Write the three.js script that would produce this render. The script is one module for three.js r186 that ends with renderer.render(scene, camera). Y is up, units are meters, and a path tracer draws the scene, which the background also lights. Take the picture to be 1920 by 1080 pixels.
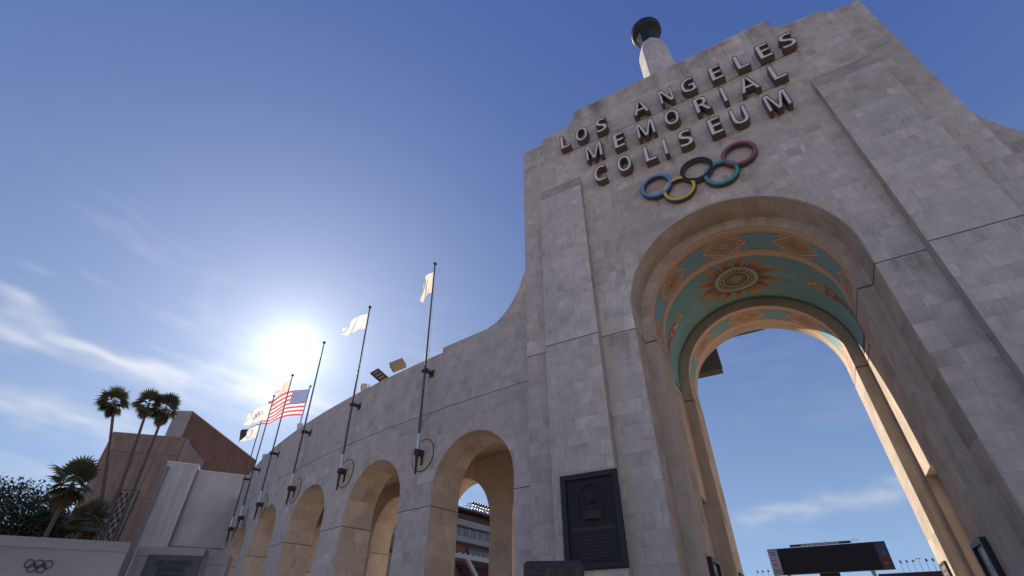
import * as THREE from 'three';
import { FontLoader } from 'three/addons/loaders/FontLoader.js';
import { mergeGeometries, toCreasedNormals, mergeVertices } from 'three/addons/utils/BufferGeometryUtils.js';
import { RoundedBoxGeometry } from 'three/addons/geometries/RoundedBoxGeometry.js';
import { ImprovedNoise } from 'three/addons/math/ImprovedNoise.js';

// ------------------------------------------------------------------ camera, sky, sun, exposure
const scene = new THREE.Scene();
const camera = new THREE.PerspectiveCamera(62.33, 1024 / 576, 0.1, 2000);
camera.rotation.order = 'YXZ';
camera.position.set(-0.371, 1.5, 14);
camera.rotation.y = THREE.MathUtils.degToRad(29.44);
camera.rotation.x = THREE.MathUtils.degToRad(37.0);
const renderer = new THREE.WebGLRenderer({ antialias: true });
renderer.setSize(1024, 576);
renderer.toneMapping = THREE.LinearToneMapping;
renderer.toneMappingExposure = 1.22;
renderer.shadowMap.enabled = true;

const SUN = new THREE.Vector3(-0.7518, 0.4459, -0.4858).normalize();
const perlin = new ImprovedNoise();
function fbm(x, y, z, n = 4) { let a = 0.5, s = 0; for (let i = 0; i < n; i++) { s += a * perlin.noise(x, y, z); x *= 2.03; y *= 2.03; z *= 2.03; a *= 0.5; } return s; }
const smooth = (a, b, x) => { const t = Math.min(1, Math.max(0, (x - a) / (b - a))); return t * t * (3 - 2 * t); };
const mix = (a, b, t) => a + (b - a) * t;
{
  const W = 2048, H = 1024, data = new Float32Array(W * H * 4);
  for (let j = 0; j < H; j++) for (let i = 0; i < W; i++) {
    const el = ((j + 0.5) / H - 0.5) * Math.PI, th = ((i + 0.5) / W - 0.5) * Math.PI * 2;
    const dx = Math.cos(el) * Math.cos(th), dz = Math.cos(el) * Math.sin(th), dy = Math.sin(el);
    const g = Math.acos(Math.min(1, dx * SUN.x + dy * SUN.y + dz * SUN.z)) * 180 / Math.PI;
    const e = Math.max(0, el) * 180 / Math.PI;
    const t = 1 - Math.exp(-e / 19);
    let r = mix(0.31, 0.026, t), gg = mix(0.48, 0.066, t), b = mix(0.71, 0.262, t);
    const back = smooth(60, 160, g) * Math.exp(-e / 30);          // paler air low down opposite the sun
    r += 0.46 * back; gg += 0.38 * back; b += 0.24 * back;
    const a1 = 0.29 * Math.exp(-g / 14), a2 = 0.13 * Math.exp(-g / 30);
    r += a1 * 1.0 + a2 * 0.72; gg += a1 * 1.0 + a2 * 0.95; b += a1 * 1.0 + a2 * 1.15;
    const core = 3.0 * Math.exp(-Math.pow(g / 1.1, 2)) + 0.85 * Math.exp(-g / 2.5) + 0.14 * Math.exp(-g / 8);
    r += core; gg += core * 0.985; b += core * 0.95;
    // cirrus: long combed wisps low in the sky
    const az = Math.atan2(-dx, -dz) * 180 / Math.PI;              // degrees to the left of straight ahead
    const u = az * 0.94 + e * 0.34, v = e * 0.97 - az * 0.10;
    const w = fbm(u * 0.05, v * 0.11, 3.1) * 5;
    let c = e > 44 || el < 0 ? 0 : fbm(u * 0.035 + 7, (v + w * 0.5) * 0.30, 1.7, 5) + 0.35 * fbm(u * 0.25, (v + w) * 1.1, 9.2, 3);
    c = smooth(0.05, 0.46, c) * smooth(42, 17, e) * smooth(-2, 5, e) * mix(0.22, 1, smooth(8, 45, Math.abs(az)));
    const band = e > 40 || el < 0 ? 0 : 0.9 * Math.exp(-Math.pow((e - 21.5 - 0.02 * (az - 72) + fbm(u * 0.09, v * 0.2, 5.5) * 6) / 1.35, 2)) * smooth(48, 60, az) * smooth(115, 85, az) * (0.62 + 1.3 * fbm(u * 0.16, v * 0.9, 2.2, 6))
      + 0.8 * Math.exp(-Math.pow((e - 16 - 0.12 * (az - 74) + fbm(u * 0.12, v * 0.2, 15.5) * 4) / 1.3, 2)) * smooth(62, 72, az) * smooth(110, 84, az) * (0.5 + 1.3 * fbm(u * 0.2, v * 1.1, 12.2, 6))
      + 0.75 * Math.exp(-Math.pow((e - 10.7 + 0.06 * az + fbm(u * 0.2, v * 0.3, 25.5) * 2.0) / 0.85, 2)) * smooth(-16, -7, az) * smooth(9, 3, az) * (0.6 + 0.9 * fbm(u * 0.3, v * 1.4, 22.2));
    c = Math.min(1, c * 0.42 + Math.max(0, band));
    const cl = 0.62 + 0.5 * Math.exp(-g / 16);
    r = mix(r, cl, c * 0.62); gg = mix(gg, cl * 1.01, c * 0.60); b = mix(b, cl * 1.05, c * 0.55);
    if (el < 0) { const f = Math.min(1, -el / 0.12); r = mix(r, 0.16, f); gg = mix(gg, 0.14, f); b = mix(b, 0.12, f); }
    const k = (j * W + i) * 4; data[k] = r; data[k + 1] = gg; data[k + 2] = b; data[k + 3] = 1;
  }
  const sky = new THREE.DataTexture(data, W, H, THREE.RGBAFormat, THREE.FloatType);
  sky.mapping = THREE.EquirectangularReflectionMapping; sky.magFilter = THREE.LinearFilter; sky.minFilter = THREE.LinearFilter; sky.needsUpdate = true;
  scene.background = sky; scene.environment = sky;
}
const sun = new THREE.DirectionalLight(new THREE.Color(1.0, 0.89, 0.76), 5.0);
sun.position.copy(SUN).multiplyScalar(150); sun.castShadow = true;
sun.shadow.mapSize.set(4096, 4096);
Object.assign(sun.shadow.camera, { left: -110, right: 110, top: 110, bottom: -110, near: 1, far: 400 });
scene.add(sun); scene.add(sun.target);

// ------------------------------------------------------------------ helpers
let seed = 20240;
const rnd = () => { seed = (seed + 0x6d2b79f5) | 0; let t = Math.imul(seed ^ (seed >>> 15), 1 | seed); t = (t + Math.imul(t ^ (t >>> 7), 61 | t)) ^ t; return ((t ^ (t >>> 14)) >>> 0) / 4294967296; };
const rr = (a, b) => a + (b - a) * rnd();
const V3 = (x, y, z) => new THREE.Vector3(x, y, z);
const names = {};
function numbered(n) { if (!(n in names)) { names[n] = 0; return n; } names[n]++; return n + '_' + String(names[n]).padStart(3, '0'); }
function tag(o, label, category, group) { o.userData.label = label; o.userData.category = category; if (group) o.userData.group = group; return o; }
function thing(name, label, category, pos = [0, 0, 0], turn = 0, group) {
  const o = new THREE.Group(); o.name = numbered(name); o.position.set(...pos); o.rotation.y = turn; scene.add(o);
  return tag(o, label, category, group);
}
function part(name, geo, mat, parent) {
  const m = new THREE.Mesh(geo, mat); m.name = parent === scene ? numbered(name) : name; m.castShadow = m.receiveShadow = true; parent.add(m); return m;
}
function structure(name, geo, mat) { const m = part(name, geo, mat, scene); m.userData.kind = 'structure'; return m; }
const T = (g, x = 0, y = 0, z = 0, ry = 0, rx = 0, rz = 0) => { if (rx) g.rotateX(rx); if (rz) g.rotateZ(rz); if (ry) g.rotateY(ry); g.translate(x, y, z); return g; };
const box = (w, h, d, x = 0, y = 0, z = 0, ry = 0) => T(new THREE.BoxGeometry(w, h, d), x, y, z, ry);
const rbox = (w, h, d, r, x = 0, y = 0, z = 0) => T(new RoundedBoxGeometry(w, h, d, 2, r), x, y, z);
const merge = (l) => mergeGeometries(l.map((g) => { const q = g.index ? g.toNonIndexed() : g; for (const k of Object.keys(q.attributes)) if (!['position', 'normal', 'uv'].includes(k)) q.deleteAttribute(k); return q; }));
function bar(a, b, r, seg = 8, r2 = r) {
  const d = b.clone().sub(a), L = d.length(), g = new THREE.CylinderGeometry(r2, r, L, seg);
  g.translate(0, L / 2, 0); g.applyQuaternion(new THREE.Quaternion().setFromUnitVectors(V3(0, 1, 0), d.normalize())); g.translate(a.x, a.y, a.z); return g;
}
// collects quads and triangles
class Q {
  constructor() { this.p = []; this.uv = []; }
  tri(a, b, c, ua, ub, uc) { for (const v of [a, b, c]) this.p.push(v.x, v.y, v.z); for (const u of [ua, ub, uc]) this.uv.push(u[0], u[1]); }
  quad(a, b, c, d, ua, ub, uc, ud) { this.tri(a, b, c, ua, ub, uc); this.tri(a, c, d, ua, uc, ud); }
  geo(crease = 0.5) {
    const g = new THREE.BufferGeometry();
    g.setAttribute('position', new THREE.Float32BufferAttribute(this.p, 3)); g.setAttribute('uv', new THREE.Float32BufferAttribute(this.uv, 2));
    g.computeVertexNormals(); return crease ? toCreasedNormals(g, crease) : g;
  }
}
// a wall given by its lower and upper outline over s, between depths d0 (front) and d1 (back)
function wallStrip(q, map, S, yb, yt, d0, d1, flip = false) {
  const e = 1e-4, P = (s, y, d) => map(s, y, d);
  const put = (a, b, c, d, ua, ub, uc, ud) => flip ? q.quad(d, c, b, a, ud, uc, ub, ua) : q.quad(a, b, c, d, ua, ub, uc, ud);
  let arc = 0;
  for (let i = 0; i < S.length - 1; i++) {
    const s0 = S[i], s1 = S[i + 1], b0 = yb(s0 + e), b1 = yb(s1 - e), t0 = yt(s0 + e), t1 = yt(s1 - e);
    put(P(s0, b0, d0), P(s1, b1, d0), P(s1, t1, d0), P(s0, t0, d0), [s0, b0], [s1, b1], [s1, t1], [s0, t0]);
    put(P(s1, b1, d1), P(s0, b0, d1), P(s0, t0, d1), P(s1, t1, d1), [s1, b1], [s0, b0], [s0, t0], [s1, t1]);
    put(P(s0, t0, d0), P(s1, t1, d0), P(s1, t1, d1), P(s0, t0, d1), [s0, d0], [s1, d0], [s1, d1], [s0, d1]);
    const len = Math.hypot(s1 - s0, b1 - b0);
    if (b0 > 0.01 || b1 > 0.01) put(P(s1, b1, d0), P(s0, b0, d0), P(s0, b0, d1), P(s1, b1, d1), [d0, arc + len], [d0, arc], [d1, arc], [d1, arc + len]);
    arc += len;
  }
  for (let i = 0; i < S.length; i++) {
    const s = S[i], first = i === 0, last = i === S.length - 1;
    const side = (y0, y1, facingPlus) => {
      const a = P(s, y0, d0), b = P(s, y0, d1), c = P(s, y1, d1), d = P(s, y1, d0), U = [[d0, y0], [d1, y0], [d1, y1], [d0, y1]];
      if (facingPlus) put(a, b, c, d, ...U); else put(d, c, b, a, U[3], U[2], U[1], U[0]);
    };
    if (first) { side(yb(s + e), yt(s + e), false); continue; }
    if (last) { side(yb(s - e), yt(s - e), true); continue; }
    const bl = yb(s - e), br = yb(s + e), tl = yt(s - e), tr = yt(s + e);
    if (br - bl > 0.02) side(bl, br, true); else if (bl - br > 0.02) side(br, bl, false);
    if (tr - tl > 0.02) side(tl, tr, false); else if (tl - tr > 0.02) side(tr, tl, true);
  }
}
function uniq(list) { list.sort((a, b) => a - b); return list.filter((v, i) => i === 0 || v - list[i - 1] > 2e-3); }
function arcSamples(c, hw, n = 36) { const o = []; for (let i = 0; i <= n; i++) o.push(c - hw * Math.cos(Math.PI * i / n)); return o; }

// facing stones: thin slabs proud of the wall face. region pieces: {s0,s1,y0,y1}
function stones(map, flip, d, s0, s1, courses, yb, yt, lens, cuts, out, toneAt) {
  for (let k = 0; k < courses.length - 1; k++) {
    const y0 = courses[k] + 0.0015, y1 = courses[k + 1] - 0.0015;
    if (y1 - y0 < 0.07) continue;
    let s = s0 - rnd() * 0.4;
    while (s < s1) {
      const L = (lens[0] + (lens[1] - lens[0]) * Math.pow(rnd(), 1.5)) * (courses[k + 1] - courses[k] > 0.5 ? 1.7 : 1);
      let a = Math.max(s, s0), b = Math.min(s + L, s1); s += L;
      if (s1 - s < 0.2) { b = s1; s = s1; }
      if (b - a < 0.03) continue;
      for (const c of cuts) { if (c > a + 0.02 && c < b - 0.02) { const l = s; if (c - a > b - c) { b = c; s = c; } else { a < c && (b = c, s = c); } } }
      const x0 = a + 0.0015, x1 = b - 0.0015;
      let xs = [x0, x1];
      // does an outline cross the block?
      const test = [0, 0.2, 0.4, 0.6, 0.8, 1].map((t) => x0 + (x1 - x0) * t);
      const crosses = test.some((x) => { const B = yb(x), U = yt(x); return (B > y0 + 0.003) || (U < y1 - 0.003); });
      if (crosses) { xs = []; for (let i = 0; i <= 12; i++) xs.push(x0 + (x1 - x0) * i / 12); }
      const B = xs.map((x) => Math.max(y0, yb(x))), U = xs.map((x) => Math.min(y1, yt(x)));
      // refine where the block begins or ends inside the outline
      let runs = [], cur = null;
      for (let i = 0; i < xs.length; i++) {
        if (U[i] - B[i] > 0.012) { if (!cur) { cur = []; if (i > 0) { let lo = xs[i - 1], hi = xs[i]; for (let n = 0; n < 14; n++) { const m = (lo + hi) / 2; if (Math.min(y1, yt(m)) - Math.max(y0, yb(m)) > 0.008) hi = m; else lo = m; } if (xs[i] - hi > 1e-3) cur.push([hi, Math.max(y0, yb(hi)), Math.min(y1, yt(hi))]); } } cur.push([xs[i], B[i], U[i]]); }
        else if (cur) { let lo = xs[i - 1], hi = xs[i]; for (let n = 0; n < 14; n++) { const m = (lo + hi) / 2; if (Math.min(y1, yt(m)) - Math.max(y0, yb(m)) > 0.008) lo = m; else hi = m; } if (lo - xs[i - 1] > 1e-3) cur.push([lo, Math.max(y0, yb(lo)), Math.min(y1, yt(lo))]); runs.push(cur); cur = null; }
      }
      if (cur) runs.push(cur);
      for (const run of runs) {
        if (run.length < 2 || run[run.length - 1][0] - run[0][0] < 0.02) continue;
        out.push({ run, d, depth: rr(0.0165, 0.0195), uo: [rr(0, 7), rr(0, 7)], tone: toneAt((x0 + x1) / 2, (y0 + y1) / 2), map, flip, area: (run[run.length - 1][0] - run[0][0]) * (y1 - y0), c: map((x0 + x1) / 2, (y0 + y1) / 2, d) });
      }
    }
  }
}
function stoneGeo(st) {
  const q = new Q(), { run, map, flip } = st, f = st.d + st.depth, bk = st.d - 0.005;
  const put = (a, b, c, d, ua, ub, uc, ud) => flip ? q.quad(d, c, b, a, ud, uc, ub, ua) : q.quad(a, b, c, d, ua, ub, uc, ud);
  const uv = (s, y) => [s + st.uo[0], y + st.uo[1]];
  for (let i = 0; i < run.length - 1; i++) {
    const [s0, b0, t0] = run[i], [s1, b1, t1] = run[i + 1];
    put(map(s0, b0, f), map(s1, b1, f), map(s1, t1, f), map(s0, t0, f), uv(s0, b0), uv(s1, b1), uv(s1, t1), uv(s0, t0));
    put(map(s0, t0, f), map(s1, t1, f), map(s1, t1, bk), map(s0, t0, bk), uv(s0, t0), uv(s1, t1), uv(s1, t1 + 0.03), uv(s0, t0 + 0.03));
    put(map(s1, b1, f), map(s0, b0, f), map(s0, b0, bk), map(s1, b1, bk), uv(s1, b1), uv(s0, b0), uv(s0, b0 - 0.03), uv(s1, b1 - 0.03));
  }
  const [sa, ba, ta] = run[0], [sb, bb, tb] = run[run.length - 1];
  put(map(sa, ba, bk), map(sa, ba, f), map(sa, ta, f), map(sa, ta, bk), uv(sa - 0.03, ba), uv(sa, ba), uv(sa, ta), uv(sa - 0.03, ta));
  put(map(sb, bb, f), map(sb, bb, bk), map(sb, tb, bk), map(sb, tb, f), uv(sb, bb), uv(sb + 0.03, bb), uv(sb + 0.03, tb), uv(sb, tb));
  const g = q.geo(0), n = g.attributes.position.count, col = new Float32Array(n * 3);
  for (let i = 0; i < n; i++) { col[i * 3] = st.tone[0]; col[i * 3 + 1] = st.tone[1]; col[i * 3 + 2] = st.tone[2]; }
  g.setAttribute('color', new THREE.BufferAttribute(col, 3));
  return g;
}
function placeStones(list, parent, mat, limit) {
  const eye = camera.position;
  const fr = new THREE.Frustum(); camera.updateMatrixWorld(); camera.updateProjectionMatrix();
  fr.setFromProjectionMatrix(new THREE.Matrix4().multiplyMatrices(camera.projectionMatrix, camera.matrixWorldInverse));
  for (const s of list) s.size = (fr.containsPoint(s.c) ? 1 : 0.001) * s.area / s.c.distanceToSquared(eye);
  list.sort((a, b) => b.size - a.size);
  list.slice(0, limit).forEach((s) => part('stone_block', stoneGeo(s), mat, parent));
  const rest = list.slice(limit);
  if (rest.length) { const m = part('stone_facing', mergeGeometries(rest.map(stoneGeo)), mat, parent); m.userData.kind = 'stuff'; }
}

// ------------------------------------------------------------------ materials
function noiseTex(w, h, fn, srgb = false) {
  const d = new Uint8Array(w * h * 4);
  for (let j = 0; j < h; j++) for (let i = 0; i < w; i++) { const c = fn(i / w, j / h), k = (j * w + i) * 4; for (let n = 0; n < 3; n++) d[k + n] = Math.max(0, Math.min(255, Math.round(255 * (Array.isArray(c) ? c[n] : c)))); d[k + 3] = 255; }
  const t = new THREE.DataTexture(d, w, h); t.wrapS = t.wrapT = THREE.RepeatWrapping; t.magFilter = THREE.LinearFilter; t.minFilter = THREE.LinearMipmapLinearFilter; t.generateMipmaps = true; if (srgb) t.colorSpace = THREE.SRGBColorSpace; t.needsUpdate = true; return t;
}
// tileable noise: four-way blend
function tn(x, y, fx, fy, z, n = 3) {
  const f = (u, v) => fbm(u * fx, v * fy, z, n), a = f(x, y), b = f(x - 1, y), c = f(x, y - 1), d = f(x - 1, y - 1);
  return (a * (1 - x) + b * x) * (1 - y) + (c * (1 - x) + d * x) * y;
}
const clampv = (v) => Math.max(0, Math.min(1, v));
const streakMap = noiseTex(512, 512, (x, y) => {           // vertical travertine-like streaks and faint blotches
  const s = tn(x, y, 60, 5, 1.3, 3), l = tn(x, y, 5, 4, 4.4, 4), f = tn(x, y, 130, 24, 7.7, 2);
  const v = 0.87 + 0.13 * s + 0.24 * l + 0.09 * f; const pit = smooth(0.30, 0.42, tn(x, y, 90, 40, 11.1, 2));
  return [clampv(v - 0.16 * pit), clampv(v * 0.995 - 0.17 * pit), clampv(v * 0.985 - 0.18 * pit)];
}, true);
streakMap.repeat.set(1 / 2.6, 1 / 2.6);
const streakBump = noiseTex(512, 512, (x, y) => 0.55 + 0.5 * tn(x, y, 60, 5, 1.3, 3) + 0.4 * tn(x, y, 130, 24, 7.7, 2) - 0.5 * smooth(0.30, 0.42, tn(x, y, 90, 40, 11.1, 2)));
streakBump.repeat.copy(streakMap.repeat);
const coarseMap = noiseTex(512, 512, (x, y) => { const v = 0.84 + 0.26 * tn(x, y, 4, 5, 3.4, 5) + 0.14 * tn(x, y, 26, 7, 5.4, 3) + 0.1 * tn(x, y, 60, 60, 8.8, 2); const stain = smooth(0.18, 0.5, tn(x, y, 3, 2, 15.2, 4)); return [clampv(v - 0.05 * stain), clampv(v * 0.99 - 0.09 * stain), clampv(v * 0.975 - 0.13 * stain)]; }, true);
coarseMap.repeat.set(1 / 5.3, 1 / 5.3);
const M = {};
const std = (o) => new THREE.MeshStandardMaterial(o);
const lin = (r, g, b) => new THREE.Color().setRGB(r, g, b);
M.stone = std({ color: lin(0.78, 0.70, 0.635), vertexColors: true, map: streakMap, bumpMap: streakBump, bumpScale: 0.006, roughness: 0.86 });
M.core = std({ color: lin(0.63, 0.55, 0.475), map: coarseMap, bumpMap: streakBump, bumpScale: 0.004, roughness: 0.9, side: THREE.DoubleSide });
M.jamb = std({ color: lin(0.76, 0.64, 0.52), map: coarseMap, bumpMap: streakBump, bumpScale: 0.004, roughness: 0.88, side: THREE.DoubleSide });
M.joint = std({ color: lin(0.13, 0.08, 0.06), roughness: 0.9 });
M.white = std({ color: lin(0.82, 0.76, 0.72), map: coarseMap, roughness: 0.8 });
M.whitePlain = std({ color: lin(0.70, 0.69, 0.70), roughness: 0.7 });
M.brown = std({ color: lin(0.36, 0.26, 0.215), map: coarseMap, roughness: 0.85 });
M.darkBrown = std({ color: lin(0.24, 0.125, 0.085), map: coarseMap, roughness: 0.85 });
M.lowWhite = std({ color: lin(0.56, 0.53, 0.52), map: coarseMap, roughness: 0.85 });
M.grey = std({ color: lin(0.36, 0.34, 0.35), map: coarseMap, roughness: 0.85 });
M.black = std({ color: lin(0.008, 0.008, 0.009), roughness: 0.45 });
M.dark = std({ color: lin(0.035, 0.032, 0.03), roughness: 0.5 });
M.bronze = std({ color: lin(0.018, 0.016, 0.016), metalness: 0.2, roughness: 0.5 });
M.green = std({ color: lin(0.014, 0.020, 0.017), metalness: 0.1, roughness: 0.5 });
M.steel = std({ color: lin(0.11, 0.095, 0.085), metalness: 0.3, roughness: 0.55 });
M.galv = std({ color: lin(0.55, 0.55, 0.56), metalness: 0.5, roughness: 0.4 });
M.rust = std({ color: lin(0.06, 0.032, 0.027), roughness: 0.8 });
M.glass = std({ color: lin(0.09, 0.11, 0.13), roughness: 0.08, metalness: 0.1 });
M.seat = std({ color: lin(0.075, 0.015, 0.02), roughness: 0.7 });

// ------------------------------------------------------------------ ground
const groundMap = noiseTex(512, 512, (x, y) => { const v = 0.8 + 0.25 * tn(x, y, 5, 5, 2.2, 5) + 0.12 * tn(x, y, 50, 50, 6.1, 2); return [v, v * 0.98, v * 0.95]; }, true);
groundMap.repeat.set(300, 300);
{ const g = new THREE.PlaneGeometry(2400, 2400); g.rotateX(-Math.PI / 2); structure('ground', g, std({ color: lin(0.66, 0.53, 0.42), map: groundMap, roughness: 0.92 })); }

// ------------------------------------------------------------------ the gate: a tall block pierced by a stepped arch
const R1 = 3.47, R2 = 3.06, CY = 10.85, IMP = 10.12, HW = 7.61, DEPTHS = [0, -1.12, -2.99, -4.86, -6.75, -6.95, -8.82, -9.94];
const flat = (s, y, d) => V3(s, y, d);
function topProfile(x) {
  const a = Math.abs(x);
  if (a > 6.70) return 22.17;
  if (a > 6.42) return 22.56 - 0.39 * Math.pow((a - 6.42) / 0.28, 0.55);
  if (a > 5.10) return mix(22.72, 22.56, (a - 5.10) / 1.32);
  if (a > 4.60) return 22.72 + 0.92 * (1 - Math.sqrt(Math.max(0, 1 - Math.pow((5.10 - a) / 0.50, 2))));
  return 23.68;
}
const topS = []; for (const s of [-1, 1]) { for (const v of [7.61, 6.70, 6.69, 6.66, 6.60, 6.52, 6.42, 5.10, 5.0, 4.9, 4.8, 4.72, 4.66, 4.62, 4.601, 4.599, 3.82, 0]) topS.push(s * v); }
const archY = (r) => (s) => Math.abs(s) < r ? CY + Math.sqrt(Math.max(0, r * r - s * s)) : 0;
const gate = thing('monumental_gate', 'towering pale stone gate pierced by a tall round arch with a painted vault', 'gate');
{
  const orders = [[0, 1, R1, 0], [1, 2, R2, 0], [2, 3, R1, 0], [3, 4, R1, 1], [4, 5, R1, 0], [5, 6, R2, 0], [6, 7, R1, 0]];
  const body = new Q(), inner = new Q();
  orders.forEach(([a, b, r, niche]) => {
    const yb0 = archY(r), yb = niche ? (s) => Math.abs(s) < r ? yb0(s) : Math.abs(s) < 3.82 ? 5.95 : 0 : yb0;
    const S = uniq([...arcSamples(0, r, 48), ...topS, r, -r, ...(niche ? [3.82, -3.82, 6.5, -6.5] : [])]);
    const full = !(niche);
    const q = new Q(); wallStrip(q, flat, S, niche ? (s) => (Math.abs(s) < 3.82 ? yb(s) : 0) : yb, topProfile, DEPTHS[a], DEPTHS[b]);
    // faces inside the opening go to the reveal, outer faces to the body
    for (let i = 0; i < q.p.length; i += 9) {
      const mx = (q.p[i] + q.p[i + 3] + q.p[i + 6]) / 3, my = (q.p[i + 1] + q.p[i + 4] + q.p[i + 7]) / 3;
      const allFront = q.p[i + 2] > -0.001 && q.p[i + 5] > -0.001 && q.p[i + 8] > -0.001;
      const t = (Math.abs(mx) < 3.9 && my < 14.4 && !allFront) ? inner : body; const j = i / 9 * 6;
      t.p.push(...q.p.slice(i, i + 9)); t.uv.push(...q.uv.slice(j, j + 6));
    }
  });
  part('masonry_body', body.geo(0.3), M.core, gate);
  part('arch_reveal', inner.geo(0.45), M.jamb, gate);
  // pilasters with weathered sloping tops
  for (const s of [-1, 1]) {
    const sh = new THREE.Shape([[-0.0, 0], [-0.38, 0], [-0.38, 10.1], [-0.20, 17.87], [0, 18.64]].map((p) => new THREE.Vector2(...p)));
    const g = new THREE.ExtrudeGeometry(sh, { depth: 1.99, bevelEnabled: false });
    g.rotateY(Math.PI / 2); g.translate(s > 0 ? 4.67 : -6.66, 0, 0);
    part('pilaster', g, M.core, gate);
  }
  // dark joint at the impost
  const jl = [];
  for (const s of [-1, 1]) {
    jl.push(box(1.20 - 0.02, 0.03, 0.016, s * (3.47 + 0.6), IMP, 0.008), box(1.97, 0.03, 0.016, s * 5.665, IMP, 0.388), box(0.93, 0.03, 0.016, s * 7.14, IMP, 0.008));
    jl.push(box(0.012, 0.045, 1.10, s * (R1 - 0.006), IMP, -0.56), box(0.40, 0.045, 0.012, s * (R2 + 0.205), IMP, -1.116), box(0.012, 0.045, 1.85, s * (R2 - 0.006), IMP, -2.05), box(0.012, 0.045, 3.94, s * (R1 - 0.004), IMP, -4.97), box(0.40, 0.045, 0.012, s * (R2 + 0.205), IMP, -6.946), box(0.012, 0.045, 1.85, s * (R2 - 0.006), IMP, -7.885));
  }
  jl.forEach((g) => part('impost_joint', g, M.joint, gate));
  // facing stones
  const courses = [0, 0.32]; while (courses[courses.length - 1] < IMP - 0.6) courses.push(courses[courses.length - 1] + 0.408);
  courses.push(IMP - 0.016, IMP + 0.016, IMP + 0.62); while (courses[courses.length - 1] < 24) courses.push(courses[courses.length - 1] + 0.405);
  const tone = (s, y) => {
    const big = fbm(s * 0.16 + 9, y * 0.12, 5.1, 3), pick = rnd();
    let v = 0.94 + 0.40 * big + 0.22 * fbm(s * 0.5, y * 0.35, 2.2, 3) + (pick < 0.08 ? rr(0.05, 0.14) : pick < 0.16 ? -rr(0.04, 0.11) : rr(-0.025, 0.025));
    if (y > IMP && y < IMP + 0.62) v = Math.max(v, 0.98) + 0.04;
    const warm = rr(-0.012, 0.02) - 0.04 * big, gr = rr(-0.012, 0.012); return [v * (1 + warm), v * (1 + gr), v * (1 - warm)];
  };
  const list = [], arch = archY(R1 + 0.002), main = courses;
  stones(flat, false, 0, -7.61, -6.66, main, () => 0, (x) => topProfile(x) - 0.004, [0.4, 1.0], [], list, tone);
  stones(flat, false, 0, 6.66, 7.61, main, () => 0, (x) => topProfile(x) - 0.004, [0.4, 1.0], [], list, tone);
  for (const s of [-1, 1]) stones(flat, false, 0, s > 0 ? 4.67 : -6.66, s > 0 ? 6.66 : -4.67, main, () => 18.66, (x) => topProfile(x) - 0.004, [0.35, 1.0], [], list, tone);
  stones(flat, false, 0, -4.67, 4.67, main, arch, (x) => topProfile(x) - 0.004, [0.42, 1.5], [-3.47, 3.47], list, tone);
  for (const s of [-1, 1]) stones((x, y, d) => V3(x, y, d - 0.18 * Math.max(0, (y - 10.1) / 7.77)), false, 0.38, s > 0 ? 4.67 : -6.66, s > 0 ? 6.66 : -4.67, main, () => 0, () => 17.87, [0.42, 1.4], [], list, tone);
  placeStones(list, gate, M.stone, 300);
  // rain and rust runs
  const [c, x] = canvas(128, 512); x.fillStyle = '#000'; x.fillRect(0, 0, 128, 512);
  for (let i = 0; i < 70; i++) { const px = 64 + (rnd() + rnd() - 1) * 52, L = rr(120, 500) * (1 - Math.abs(px - 64) / 90), w = rr(1, 7), g = x.createLinearGradient(0, 0, 0, L); const a = rr(0.05, 0.22); g.addColorStop(0, 'rgba(255,255,255,' + a + ')'); g.addColorStop(0.3, 'rgba(255,255,255,' + a * 0.8 + ')'); g.addColorStop(1, 'rgba(255,255,255,0)'); x.fillStyle = g; x.fillRect(px, rr(0, 14), w, L); }
  const am = new THREE.CanvasTexture(c); am.magFilter = THREE.LinearFilter;
  const runs = (spots, col, op) => { const gs = spots.map(([px, py, w, h, z]) => { const g = new THREE.PlaneGeometry(w, h); g.translate(px, py - h / 2, z); return g; }); const m = part('water_stain', mergeGeometries(gs), std({ color: col, alphaMap: am, transparent: true, opacity: op, roughness: 0.9 }), gate); m.userData.kind = 'stuff'; m.castShadow = false; };
  const dark = [], rustS = [];
  for (let i = 0; i < 34; i++) { const px = rr(-7.3, 7.3); dark.push([px, topProfile(px) - 0.02, rr(0.5, 1.6), rr(1.5, 5.0), 0.0235 + i * 0.0001]); }
  for (let i = 0; i < 12; i++) { const sx = i % 2 ? 1 : -1, px = sx * rr(3.8, 4.4); dark.push([px, IMP - 0.03, rr(0.3, 0.6), rr(1, 3), 0.0275 + i * 0.0001]); }
  for (const [y, xs] of [[20.6, [-5.1, -3.2, -0.2, 2, 3.9, 4.8]], [19.0, [-3.8, -1.4, 0.9, 2.8, 3.9]], [17.4, [-2.6, -0.9, 1.1, 2, 3.4, 3.7]], [15.4, [-1.6, 0.7, 1.5]]]) for (const px of xs) rustS.push([px + rr(-0.2, 0.2), y + 0.1, rr(0.25, 0.6), rr(0.5, 1.3), 0.030 + rustS.length * 0.0001]);
  runs(dark, lin(0.13, 0.115, 0.09), 0.26); runs(rustS, lin(0.24, 0.12, 0.05), 0.5);
}
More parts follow.
